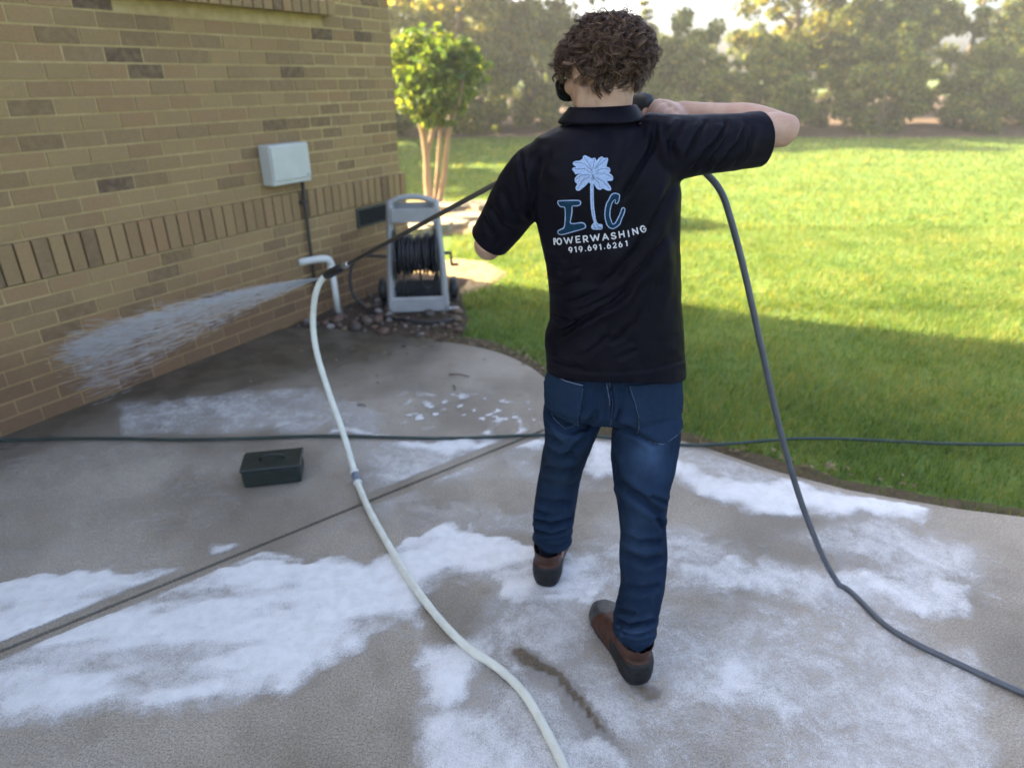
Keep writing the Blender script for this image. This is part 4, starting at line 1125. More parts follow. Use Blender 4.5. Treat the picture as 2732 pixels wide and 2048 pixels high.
# grey feed hose from the gun handle to the ground on the right
HB = GUN - wdir * .078 - upv * .14
fh = [HB, HB + np.array([.02, -.0, -.06]), at(1850, 440, 1.90), at(1893, 472, 1.90), at(1925, 515, 1.885), at(1948, 580, 1.87), at(1985, 720, 1.85), at(2030, 920, 1.82), at(2090, 1180, 1.80), at(2160, 1400, 1.78)]
fh += [ground(2240, 1560, .012), ground(2380, 1680, .012), ground(2600, 1790, .012), ground(2850, 1900, .012)]
fh = spline(fh, 110); fh[:, 2] = np.maximum(fh[:, 2], .012)
m = MB(); m.tube(fh, .0098, 12); o = m.obj('feed_hose', MT['greyhose'], None, origin=tuple(fh[-1])); tag(o, 'grey pressure hose dropping behind the raised right arm', 'hose')

# water fan leaving the nozzle
r = np.random.default_rng(21); N0 = 11000
d0 = np.array([-1, .16, -.20]); d1 = np.array([-.92, .22, -.38])
f_ = r.random(N0) ** 2.4; d = d0 * (1 - f_[:, None]) + d1 * f_[:, None] + r.normal(0, .024, (N0, 3)); d /= np.linalg.norm(d, axis=1)[:, None]
t0 = 1.8 * r.uniform(.0, 1, N0) ** 2.2; L = r.uniform(.02, .12, N0) * (.3 + t0); wv_ = (.0004 + .0008 * t0) * r.uniform(.4, 1.3, N0)
s_ = np.cross(d, np.array([0, 1, .2])); s_ /= np.linalg.norm(s_, axis=1)[:, None]; n2 = np.cross(d, s_)
a_ = TIP + wdir * .03 + d * t0[:, None]; a_[:, 2] -= .08 * t0 * t0; b_ = a_ + d * L[:, None]; mdd = (a_ + b_) / 2; W3 = wv_[:, None]
V = np.stack([a_, mdd + s_ * W3, mdd - s_ * W3 * .5 + n2 * W3, mdd - s_ * W3 * .5 - n2 * W3, b_], 1)
V = V[(a_[:, 2] > .03) & ((b_ - C0) @ ND > .05)].reshape(-1, 3); i_ = np.arange(len(V) // 5)[:, None] * 5
F = np.concatenate([i_ + np.array([q]) for q in [[0, 1, 2], [0, 2, 3], [0, 3, 1], [4, 2, 1], [4, 3, 2], [4, 1, 3]]])
spray = fobj('water_spray', V, F, MT['spray'], smooth=True); tag(spray, 'white fan of water leaving the lance nozzle', 'water spray', kind='stuff')

# ================================================================== PERSON
PB = np.array([.26, 1.66, 0.0])
ORG['__p'] = PB
TORSO_YAW = R(-5)
RV = np.array([math.cos(TORSO_YAW), math.sin(TORSO_YAW), 0]); BV = np.array([-math.sin(TORSO_YAW), math.cos(TORSO_YAW), 0])

def ring_px(xl, xr, y, Y, b, n=36, ex=2.3, tilt=0.0, a_scale=1.0):
    c = at((xl + xr) / 2, y, Y); a = (xr - xl) / 2 / per_m(c) * a_scale
    t = np.arange(n) * 2 * math.pi / n
    cs = np.sign(np.cos(t)) * np.abs(np.cos(t)) ** (2 / ex); sn = np.sign(np.sin(t)) * np.abs(np.sin(t)) ** (2 / ex)
    P_ = c + np.outer(cs * a, RV) + np.outer(sn * b, BV); P_[:, 2] += tilt * cs
    return P_
def limb(m, pts, n=18, ref=(0, 1, 0)):
    """pts: (point, radius_a, radius_b)"""
    P_ = np.array([q[0] for q in pts]); ab = np.array([[q[1], q[2] if len(q) > 2 else q[1]] for q in pts])
    S_ = spline(np.c_[P_, ab], len(pts) * 6)
    m.tube(S_[:, :3], 1, n, ref=ref, ab=[tuple(q) for q in S_[:, 3:]])
    return S_

# joints
L_SH = at(1440, 432, 1.655); L_EL = at(1304, 652, 1.755); L_HAND = GUN + wdir * .40
R_SH = at(1775, 392, 1.61); R_EL = at(2085, 345, 1.70); R_WR = at(1812, 298, 1.845)
HIP = at(1640, 1035, 1.68); NECK = at(1612, 300, 1.65)
HEADC = np.array([.206, 1.672, 1.687])

# ---- head (local: x right, y face direction, z up)
YAW, PIT, ROL = R(33), R(-23), R(3)
HM = np.array(Matrix.Rotation(YAW, 3, 'Z') @ Matrix.Rotation(PIT, 3, 'X') @ Matrix.Rotation(ROL, 3, 'Y'))
def hd(p): return np.asarray(p, float) @ HM.T + HEADC
def skin_head(m):
    m.ball(hd((0, -.012, .014)), (.072, .091, .076), 24, 16, HM)
    m.ball(hd((0, .038, -.035)), (.058, .055, .075), 20, 14, HM)
    m.ball(hd((0, .050, -.092)), (.036, .036, .026), 16, 10, HM)       # chin
    for s in (-1, 1):
        m.tube([hd((s * .062, -.005, -.045)), hd((s * .055, .015, -.078)), hd((s * .025, .055, -.098))], [.016, .02, .02], 10)
        m.ball(hd((s * .042, .058, -.022)), (.024, .024, .02), 12, 8, HM)      # cheekbone
        m.ball(hd((s * .03, .076, .018)), (.026, .014, .01), 12, 8, HM)        # brow
        # ear: a thin shell
        m.ball(hd((s * .079, -.008, -.012)), (.009, .018, .031), 14, 10, HM)
        m.ball(hd((s * .077, .0, -.034)), (.007, .009, .011), 10, 8, HM)
    m.tube([hd((0, .083, .012)), hd((0, .096, -.012)), hd((0, .106, -.03)), hd((0, .09, -.038))], [.008, .010, .014, .011], 10)   # nose
    for s in (-1, 1): m.ball(hd((s * .011, .092, -.033)), (.009, .010, .008), 10, 8, HM)
    m.ball(hd((0, .084, -.060)), (.024, .010, .006), 12, 8, HM); m.ball(hd((0, .082, -.071)), (.021, .010, .007), 12, 8, HM)      # lips
    # neck
    a_ = hd((0, -.025, -.03)); b_ = NECK + np.array([0, .0, -.05])
    limb(m, [(a_, .055, .057), ((a_ * .6 + b_ * .4), .056, .058), ((a_ * .25 + b_ * .75), .060, .062), (b_, .075, .07)])

def hand(m, wrist, fdir, palm_n, grip_c, grip_r, side):
    """wrist, direction to knuckles, palm normal (to the thing held); fingers close round grip_c"""
    fdir = fdir / np.linalg.norm(fdir); palm_n = palm_n - fdir * (palm_n @ fdir); palm_n /= np.linalg.norm(palm_n)
    sd_ = np.cross(fdir, palm_n) * side
    kn = wrist + fdir * .085
    m.tube([wrist - fdir * .01, wrist + fdir * .02, wrist + fdir * .06, kn], 1, 14, ref=sd_, ab=[(.028, .02), (.034, .018), (.041, .016), (.042, .013)])
    for i, (o_, L) in enumerate(zip((.031, .011, -.010, -.029), (.072, .08, .074, .058))):
        p0 = kn + sd_ * o_ - fdir * .006; 
        p1 = p0 + fdir * L * .38 + palm_n * L * .12
        p2 = p1 + palm_n * L * .42 + fdir * L * .02
        p3 = p2 - fdir * L * .34 + palm_n * L * .06
        m.tube(spline([p0 - fdir * .02, p0, p1, p2, p3], 14), .0088 - .0006 * i, 10)
    t0 = wrist + fdir * .025 + sd_ * .028; t1 = t0 + sd_ * .026 + fdir * .028 + palm_n * .014; t2 = t1 + fdir * .026 + palm_n * .028 - sd_ * .004; t3 = t2 + palm_n * .02 - sd_ * .022
    m.tube(spline([t0 - sd_ * .01, t0, t1, t2, t3], 14), .0102, 10)

bodym = MB(); skin_head(bodym)
# torso and hidden limbs under the clothes
tor = [(1500, 1780, 1050, 1.68, .085), (1490, 1790, 1010, 1.68, .09), (1495, 1790, 900, 1.675, .092), (1485, 1790, 760, 1.665, .092), (1465, 1790, 620, 1.655, .098), (1455, 1785, 500, 1.65, .095), (1470, 1760, 420, 1.645, .085), (1500, 1725, 370, 1.645, .07), (1540, 1690, 325, 1.65, .055)]
bodym.rings([ring_px(a, b, y, Y, d, a_scale=.93) for a, b, y, Y, d in tor])
wl = L_HAND - np.array([0, 0, .03]); fa = (L_EL * .18 + wl * .82)
limb(bodym, [(L_SH, .046), (L_SH * .5 + L_EL * .5, .043), (L_EL * .94 + L_SH * .06, .041), (L_EL + np.array([-.004, -.004, -.006]), .037), (L_EL * .75 + wl * .25 + np.array([0, 0, -.006]), .043, .04), (L_EL * .4 + wl * .6, .034, .032), (fa, .026, .024)])
hand(bodym, fa, wl - L_EL, np.array([.25, -.1, 1.0]), L_HAND, .01, 1)
limb(bodym, [(R_SH, .046), (R_SH * .5 + R_EL * .5, .043), (R_EL * .93 + R_SH * .07, .041), (R_EL + np.array([.008, .0, -.004]), .038), (R_EL * .72 + R_WR * .28 + np.array([0, .012, .004]), .0455, .042), (R_EL * .4 + R_WR * .6, .038, .036), (R_EL * .12 + R_WR * .88, .031, .028), (R_WR, .030, .026)])
HGR = GUN - wdir * .06 - upv * .06
hand(bodym, R_WR, HGR + np.array([.03, .0, .03]) - R_WR, np.array([-.2, .5, -.85]), HGR, .02, -1)
LEG = dict(
  L=[((1530, 1100), .088, .10, 1.69), ((1518, 1165), .075, .086, 1.73), ((1500, 1240), .070, .074, 1.83), ((1487, 1310), .071, .074, 1.87), ((1477, 1375), .073, .075, 1.895), ((1474, 1430), .070, .074, 1.905), ((1472, 1470), .070, .076, 1.905), ((1468, 1510), .070, .076, 1.90)],
  R=[((1730, 1100), .092, .10, 1.67), ((1722, 1165), .099, .10, 1.64), ((1716, 1245), .091, .092, 1.60), ((1714, 1325), .077, .08, 1.57), ((1715, 1405), .067, .072, 1.545), ((1716, 1480), .070, .072, 1.52), ((1714, 1560), .065, .068, 1.495), ((1698, 1640), .066, .068, 1.482), ((1692, 1690), .066, .072, 1.478), ((1688, 1740), .066, .074, 1.475)])
ANK = {}
for k, q in LEG.items():
    pts = [(at(*px, Y), a * .62, b * .62) for px, a, b, Y in q]
    pts[0] = (pts[0][0], pts[0][1] * .55, pts[0][2] * .55); pts[1] = (pts[1][0], pts[1][1] * .7, pts[1][2] * .7)
    limb(bodym, pts, ref=(1, 0, 0)); ANK[k] = pts[-1][0]
BV_, BF_ = remeshed(bodym, .0042, 5, .45)
person = empty('tmpp', tuple(PB)); bpy.data.objects.remove(person)
person = bpy.data.objects.new('person', mesh_of('person', BV_ - PB, BF_, MT['skin'])); person.location = PB; COL.objects.link(person); ORG['person'] = PB
tag(person, 'curly-haired person in black polo and jeans aiming a lance, seen from behind', 'person')

# ---- shirt
sm_ = MB()
SH = [(1462, 1828, 1030, 1.675, .128), (1458, 1828, 990, 1.675, .128), (1454, 1825, 940, 1.675, .126), (1452, 1822, 900, 1.672, .122), (1466, 1819, 856, 1.668, .117), (1466, 1815, 800, 1.664, .113), (1458, 1812, 720, 1.66, .112), (1444, 1811, 650, 1.655, .115), (1428, 1812, 580, 1.65, .118),
      (1412, 1815, 510, 1.647, .118), (1402, 1805, 450, 1.645, .112), (1402, 1790, 405, 1.645, .102), (1432, 1765, 368, 1.645, .088), (1492, 1728, 340, 1.648, .075), (1535, 1692, 322, 1.65, .066), (1550, 1682, 308, 1.652, .06)]
sm_.rings([ring_px(a, b, y, Y, d, ex=2.35) for a, b, y, Y, d in SH])
limb(sm_, [(at(1475, 440, 1.65), .070, .068), (at(1430, 470, 1.66), .072, .072), (at(1385, 525, 1.69), .070, .070), (at(1343, 590, 1.72), .062, .063), (at(1312, 634, 1.742), .056, .057), (at(1296, 657, 1.754), .054, .055)], 20)
cuffL = (at(1308, 640, 1.745), at(1296, 657, 1.754) - at(1343, 590, 1.72))
limb(sm_, [(at(1720, 400, 1.64), .085, .075), (at(1775, 398, 1.625), .079, .075), (at(1850, 389, 1.64), .070, .072), (at(1942, 382, 1.662), .067, .068), (at(2010, 374, 1.682), .065, .066), (at(2045, 370, 1.692), .065, .066)], 20, ref=(0, 0, 1))
cuffR = (at(2022, 373, 1.686), at(2045, 370, 1.692) - at(1942, 382, 1.662))
SV, SF = remeshed(sm_, .0046, 14, .5)
SN = normals(SV, SF); px = topx(SV)
toc = np.array([0, 0, CAM_H]) - SV; toc /= np.linalg.norm(toc, axis=1)[:, None]
face = sstep(0.02, .35, (SN * toc).sum(1))
FOLDS = [  # polyline (as seen), half width px, depth mm, ridge side weight
    ([(1745, 312), (1741, 350), (1735, 392), (1720, 428), (1697, 462), (1672, 510), (1650, 560)], 8, 7.0),
    ([(1764, 325), (1775, 352), (1790, 385), (1797, 420)], 7, 4.5),
    ([(1826, 318), (1800, 352), (1790, 382), (1793, 410), (1800, 440)], 8, 6.0),
    ([(1884, 312), (1874, 338), (1850, 374), (1838, 408), (1817, 450)], 7, 5.5),
    ([(1931, 310), (1934, 332), (1919, 366), (1886, 400), (1865, 433), (1836, 470)], 7, 6.0),
    ([(1945, 350), (1912, 404), (1878, 448), (1852, 480)], 6, 5.0),
    ([(1990, 320), (1975, 370), (1930, 430), (1890, 465)], 7, 5.0),
    ([(2005, 330), (1990, 400), (1950, 445)], 6, 4.0),
    ([(1812, 460), (1775, 540), (1743, 595), (1703, 664), (1640, 730), (1560, 782)], 10, 6.0),
    ([(1800, 600), (1773, 648), (1730, 705), (1662, 767), (1600, 806), (1540, 838)], 10, 6.5),
    ([(1700, 752), (1621, 812), (1545, 858), (1486, 893), (1456, 909)], 7, 8.5),
    ([(1605, 774), (1540, 798), (1498, 812)], 9, 4.5),
    ([(1735, 785), (1695, 853), (1662, 892), (1615, 930)], 8, 4.0),
    ([(1630, 885), (1594, 924), (1560, 950)], 8, 3.2),
    ([(1700, 930), (1643, 973)], 7, 2.6),
    ([(1478, 838), (1513, 855), (1552, 853)], 6, 4.5),
    ([(1459, 954), (1513, 979), (1570, 986)], 7, 3.2),
    ([(1442, 408), (1424, 470), (1418, 560), (1432, 610)], 8, 4.5),
    ([(1388, 392), (1392, 440), (1408, 520), (1418, 590)], 6, 3.5),
    ([(1470, 395), (1450, 430), (1442, 480)], 9, 2.5),
    ([(1620, 330), (1640, 380), (1628, 460)], 16, 1.8),
    ([(1700, 345), (1672, 400), (1650, 470)], 12, 2.6),
    ([(1790, 690), (1770, 760), (1735, 830), (1690, 900)], 12, 3.2),
    ([(1812, 560), (1800, 620), (1812, 700), (1800, 800)], 12, 3.0),
    ([(1460, 700), (1500, 720), (1560, 715)], 10, 2.8),
    ([(1455, 750), (1500, 762), (1570, 745)], 9, 3.4),
    ([(1455, 660), (1490, 690), (1530, 700)], 10, 2.4),
    ([(1300, 540), (1340, 600), (1390, 620)], 9, 3.0), ([(1330, 490), (1370, 560), (1410, 600)], 9, 3.0), ([(1285, 570), (1310, 640)], 8, 2.5),
]
disp = np.zeros(len(SV)); pxw = px + 26 * (np.c_[fbm(SV * 11, 3), fbm(SV * 11 + 31, 3)] - .5); wvar = fbm(SV * 14 + 77, 2)
for line, wd, dep in FOLDS:
    d, fr, sg = line_d(pxw, line); taper = sstep(0, .2, fr) * sstep(1.0, .7, fr); wd = wd * (.55 + .9 * wvar)
    s = d * sg
    disp += taper * dep * .001 * (-np.exp(-(s / wd) ** 2) + .62 * np.exp(-((s - 1.9 * wd) / (1.25 * wd)) ** 2) + .45 * np.exp(-((s + 2.0 * wd) / (1.4 * wd)) ** 2))
disp *= face * 1.7
big = fbm(SV * np.array([9, 9, 6]), 3) - .5
disp += .006 * big
disp += .003 * (fbm(SV * np.array([30, 30, 12]) + SV[:, [2]] * 22 + 7, 3) - .5)
# hem: raised double band with stitch groove
hemline = [(1400, 978), (1459, 990), (1530, 1012), (1640, 1020), (1740, 1008), (1828, 984), (1900, 960)]
hy = np.interp(px[:, 0], [q[0] for q in hemline], [q[1] for q in hemline])
hd_ = hy - px[:, 1]
disp += face * (.0022 * sstep(24, 21, hd_) - .0018 * np.exp(-((hd_ - 23) / 3.0) ** 2))
SV = SV + SN * disp[:, None]
# cut the openings: hem, cuffs, neck
px = topx(SV); hy = np.interp(px[:, 0], [q[0] for q in hemline], [q[1] for q in hemline])
backY = np.where((SN * toc).sum(1) > 0, 1, 0)
hz = np.interp(SV[:, 0], [.08, .13, .20, .29, .38, .46], [.927, .934, .942, .946, .942, .930])
kv = SV[:, 2] > hz
for (c, d) in (cuffL, cuffR):
    d = d / np.linalg.norm(d); s = (SV - c) @ d
    cut = (s > 0) & (np.linalg.norm(SV - c, axis=1) < .15)
    kv &= ~cut; SV[cut] -= np.outer(s[cut], d)
low_ = SV[:, 2] < hz; SV[low_, 2] = hz[low_]
SV, SF = faces_filter(SV, SF, [any(kv[i] for i in f) for f in SF])
shirt = obj('shirt', SV, SF, MT['shirt'], person)
sol = shirt.modifiers.new('thickness', 'SOLIDIFY'); sol.thickness = .0022; sol.offset = -1
sbvh = BVHTree.FromPolygons([tuple(v) for v in SV], SF)

# collar
cm_ = MB(); n = 48; prof = []
for i in range(n):
    t = 2 * math.pi * i / n; cs, sn = math.cos(t), math.sin(t)
    c = NECK + np.array([0, .004, 0]); fz = -.030 * max(0, sn) ** 1.5
    def pt(a, b, z): return c + RV * (a * .94 * cs - .004) + BV * b * sn + np.array([0, 0, z + fz + .003 * cs])
    wv_ = 1 + .02 * math.sin(5 * t)
    prof.append([pt(.072, .062, -.055), pt(.074, .063, -.02), pt(.0755, .064, .008), pt(.079, .067, .0145), pt(.084, .071, .012), pt(.094 * wv_, .080, .001), pt(.106 * wv_, .089, -.013), pt(.110 * wv_, .092, -.019), pt(.106 * wv_, .089, -.020)])
prof = np.array(prof); cm_.rings([prof[:, j] for j in range(prof.shape[1])], False, False)
co = cm_.obj('collar', MT['shirt'], shirt)

# ---- projection of flat pieces (prints, pockets, stitches) on a garment
CAMP = Vector((0, 0, CAM_H))
def cast(bvh, x, y, off):
    r_q = (x - 1366) / FPX; u_q = (1024 - y) / FPX
    d = Vector((r_q, CP + u_q * SP, -SP + u_q * CP)).normalized()
    h = bvh.ray_cast(CAMP, d)
    if h[0] is None: return None
    nn = h[1] if h[1].dot(d) < 0 else -h[1]
    return np.array(h[0] + nn * off)
def decal(name, polys, mat, parent, bvh, off, step=3.0):
    pts = []; faces = []
    for poly in polys:
        k0 = len(pts); dense = []
        for a, b in zip(poly, poly[1:] + poly[:1]):
            L = math.hypot(b[0] - a[0], b[1] - a[1]); m_ = max(1, int(L / step))
            dense += [(a[0] + (b[0] - a[0]) * j / m_, a[1] + (b[1] - a[1]) * j / m_) for j in range(m_)]
        pts += dense; faces.append(list(range(k0, k0 + len(dense))))
    A = np.array(pts); lo = A.min(0); hi = A.max(0)
    gx, gy = np.meshgrid(np.arange(lo[0], hi[0], step), np.arange(lo[1], hi[1], step)); G_ = np.c_[gx.ravel(), gy.ravel()]
    ins_ = np.zeros(len(G_), bool)
    for poly in polys: ins_ |= poly_sd(G_, poly) > step * .4
    pts += [tuple(q) for q in G_[ins_]]
    res = geometry.delaunay_2d_cdt([Vector(q) for q in pts], [], faces, 0, 1e-4)
    P2 = np.array([v[:] for v in res[0]]); cen = np.array([P2[list(f)].mean(0) for f in res[2]]); inn = np.zeros(len(cen), bool)
    for poly in polys: inn |= poly_sd(cen, poly) > 0
    V = []; ok = []
    for v in res[0]:
        q = cast(bvh, v[0], v[1], off); ok.append(q is not None); V.append(q if q is not None else np.zeros(3))
    F = [tuple(f) for f, og in zip(res[2], inn) if og and all(ok[i] for i in f)]
    V, F = faces_filter(np.array(V), F, [True] * len(F))
    return obj(name, V, F, mat, parent)
def stroke_polys(line, wd, cap=True):
    out = []
    for a, b in zip(line[:-1], line[1:]):
        d = np.array(b) - a; L = np.linalg.norm(d) + 1e-9; nrm = np.array([-d[1], d[0]]) / L * wd / 2
        out.append([tuple(np.array(a) + nrm), tuple(np.array(b) + nrm), tuple(np.array(b) - nrm), tuple(np.array(a) - nrm)])
    for q in (line if cap else line[1:-1]):
        out.append([(q[0] + wd / 2 * math.cos(t), q[1] + wd / 2 * math.sin(t)) for t in np.linspace(0, 2 * math.pi, 9)[:-1]])
    return out
K = 320 / 1711.0
def zp(L): return [(1440 + x * K, 390 + y * K) for x, y in L]
palm = [[(640,130),(700,155),(740,180),(790,165),(812,215),(840,170),(890,145),(912,175),(970,165),(975,200),(945,295),(1000,310),(1010,360),(985,385),(1030,410),(1052,455),(1035,495),(950,495),(1000,560),(1022,610),(1010,635),(965,635),(895,600),(870,625),(830,620),(795,580),(771,536),(720,540),(700,510),(660,560),(600,610),(565,637),(520,632),(508,590),(540,540),(500,510),(497,460),(540,410),(590,385),(545,395),(510,405),(490,370),(460,330),(480,305),(530,300),(470,265),(475,230),(510,212),(570,210),(615,180),(615,150)],
        [(720,530),(770,530),(770,750),(780,900),(800,1040),(825,1105),(895,1110),(900,1160),(885,1190),(760,1190),(730,1160),(745,1115),(775,1090),(745,1000),(725,850),(720,700)]]
def rnd_poly(q):
    q = np.array(q, float); q = np.vstack([q[-1], q, q[0]]); out = []
    for a, b, c in zip(q[:-2], q[1:-1], q[2:]): out += [tuple(b + (a - b) * .28), tuple(b + (a - b) * .08 + (c - b) * .08), tuple(b + (c - b) * .28)]
    return out
palm = [rnd_poly(q) for q in palm]
decal('palm_print', [zp(q) for q in palm], MT['print_l'], shirt, sbvh, .0009)
ribs = [[(755,380),(720,280),(640,170)], [(740,350),(660,270),(600,240),(500,240)], [(740,385),(640,325),(500,325)], [(720,410),(600,410),(520,470)], [(710,430),(620,480),(545,600)], [(770,450),(840,520),(860,590)], [(800,440),(900,500),(990,600)], [(800,390),(920,385),(1020,440)], [(790,370),(880,322),(990,330)], [(790,330),(880,240),(960,180)], [(800,300),(840,240),(885,175)], [(755,330),(775,230),(785,190)], [(745,400),(770,470)], [(770,400),(735,470)], [(750,480),(775,430)], [(770,1110),(790,1165)], [(805,1100),(840,1160)], [(830,1140),(885,1170)], [(760,1165),(880,1172)], [(745,560),(748,800),(775,1040)]]
sp = []
for q in ribs: sp += stroke_polys(zp(q), 1.1 if q[0] != (745,560) else .6)
decal('palm_lines', sp, MT['print_k'], shirt, sbvh, .0017, 2.5)
Io = [(265,770),(560,762),(595,790),(585,840),(540,858),(468,855),(470,930),(460,1000),(435,1105),(600,1080),(640,1095),(665,1130),(655,1175),(480,1225),(320,1270),(270,1260),(250,1220),(270,1190),(350,1160),(360,1000),(358,870),(290,870),(255,820),(252,790)]
Ii = [(275,798),(440,790),(550,785),(570,800),(560,825),(520,835),(455,838),(440,850),(445,930),(430,1010),(410,1125),(440,1130),(590,1105),(630,1130),(625,1150),(470,1195),(320,1240),(280,1235),(275,1215),(380,1165),(385,1000),(385,850),(300,845)]
Co = [(1060,662),(1130,675),(1148,700),(1130,790),(1105,828),(1070,815),(1075,760),(1040,800),(1010,900),(1005,1000),(1040,1110),(1075,1090),(1140,960),(1165,880),(1195,866),(1225,895),(1210,960),(1170,1050),(1150,1115),(1110,1150),(1050,1185),(990,1170),(950,1120),(920,1010),(925,900),(950,800),(975,770),(1010,690)]
Ci = [(1055,690),(1115,700),(1120,725),(1105,790),(1090,790),(1090,735),(1060,740),(1020,800),(985,900),(980,1000),(1010,1100),(1050,1140),(1090,1110),(1130,1040),(1150,1040),(1130,1095),(1060,1160),(1000,1140),(965,1080),(945,1000),(950,900),(975,810),(1020,730)]
decal('initial_outline', [zp(rnd_poly(Io))], MT['print_l'], shirt, sbvh, .0009); decal('initial_outline', [zp(rnd_poly(Co))], MT['print_l'], shirt, sbvh, .0009)
def inset(q, d):
    q = np.array(q, float); ar = np.sum(q[:, 0] * np.roll(q[:, 1], -1) - np.roll(q[:, 0], -1) * q[:, 1]); out = []
    for a, b, c in zip(np.roll(q, 1, 0), q, np.roll(q, -1, 0)):
        n1 = np.array([-(b - a)[1], (b - a)[0]]) / (np.linalg.norm(b - a) + 1e-9); n2 = np.array([-(c - b)[1], (c - b)[0]]) / (np.linalg.norm(c - b) + 1e-9)
        m_ = n1 + n2; m_ /= max(.5, np.linalg.norm(m_)) ; out.append(tuple(b + m_ * d * (1 if ar > 0 else -1)))
    return out
Ii = rnd_poly(inset(Io, 16)); Ci = rnd_poly(inset(Co, 15))
decal('initial', [zp(Ii)], MT['print_n'], shirt, sbvh, .0017); decal('initial', [zp(Ci)], MT['print_n'], shirt, sbvh, .0017)
def arcp(cx_, cy_, rx, ry, a0, a1, n=12): return [(cx_ + rx * math.cos(R(a)), cy_ + ry * math.sin(R(a))) for a in np.linspace(a0, a1, n)]
GL = {  # unit strokes, y down, box 0..1
 'P': [[(0, 1), (0, 0), (.55, 0)], arcp(.55, .28, .42, .28, -90, 90), [(.55, .56), (0, .56)]],
 'O': [arcp(.5, .5, .5, .5, 0, 360, 22)], 'W': [[(0, 0), (.25, 1), (.5, .1), (.75, 1), (1, 0)]],
 'E': [[(1, 0), (0, 0), (0, 1), (1, 1)], [(0, .5), (.85, .5)]],
 'R': [[(0, 1), (0, 0), (.55, 0)], arcp(.55, .3, .42, .3, -90, 90), [(.55, .6), (0, .6)], [(.5, .6), (1, 1)]],
 'A': [[(0, 1), (.5, 0), (1, 1)], [(.2, .68), (.8, .68)]],
 'S': [arcp(.5, .25, .44, .25, -25, -180, 10) + arcp(.5, .25, .44, .25, 180, 90, 6) + arcp(.5, .75, .48, .25, -90, 160, 14)],
 'H': [[(0, 0), (0, 1)], [(1, 0), (1, 1)], [(0, .5), (1, .5)]], 'I': [[(.5, 0), (.5, 1)]], 'N': [[(0, 1), (0, 0), (1, 1), (1, 0)]],
 'G': [arcp(.5, .5, .5, .5, -40, -360, 20) + [(.55, .5)]],
 '9': [arcp(.5, .33, .46, .33, 0, 360, 16), [(.96, .33), (.85, .65), (.5, 1)]], '6': [arcp(.5, .67, .46, .33, 0, 360, 16), [(.04, .67), (.15, .35), (.5, 0)]],
 '1': [[(.15, .12), (.6, 0), (.6, 1)]], '2': [arcp(.5, .3, .44, .3, -160, 40, 10) + [(.05, 1), (1, 1)]], '.': [[(.5, .98), (.5, .99)]]}
def text(name, items, h, sw):
    for ch, cx_, cy_, wd, ang in items:
        c_, s_ = math.cos(R(ang)), math.sin(R(ang)); pol = []
        for st in GL[ch]:
            q = [((x - .5) * wd, (y - .5) * h) for x, y in st]
            q = [(cx_ + x * c_ - y * s_, cy_ + x * s_ + y * c_) for x, y in q]
            pol += stroke_polys(zp(q), sw * K)
        decal(name, pol, MT['print_w'], shirt, sbvh, .0012, 2.6)
text('letter', [('P', 222, 1356, 26, -6), ('O', 282, 1356, 60, -6), ('W', 412, 1340, 118, -7), ('E', 548, 1326, 52, -7), ('R', 655, 1321, 56, -7), ('W', 790, 1302, 122, -8), ('A', 935, 1290, 78, -8), ('S', 1052, 1277, 62, -8), ('H', 1167, 1255, 64, -9), ('I', 1266, 1245, 20, -9), ('N', 1362, 1213, 66, -13), ('G', 1474, 1180, 66, -17)], 84, 19)
text('digit', [('9', 441, 1477, 46, -8), ('1', 516, 1470, 30, -7), ('9', 585, 1465, 46, -7), ('.', 650, 1455, 30, -7), ('6', 711, 1450, 46, -7), ('9', 790, 1440, 46, -7), ('1', 867, 1435, 30, -7), ('.', 921, 1422, 30, -7), ('6', 985, 1420, 46, -7), ('2', 1068, 1410, 44, -7), ('6', 1152, 1400, 46, -7), ('1', 1240, 1385, 30, -7)], 70, 17)

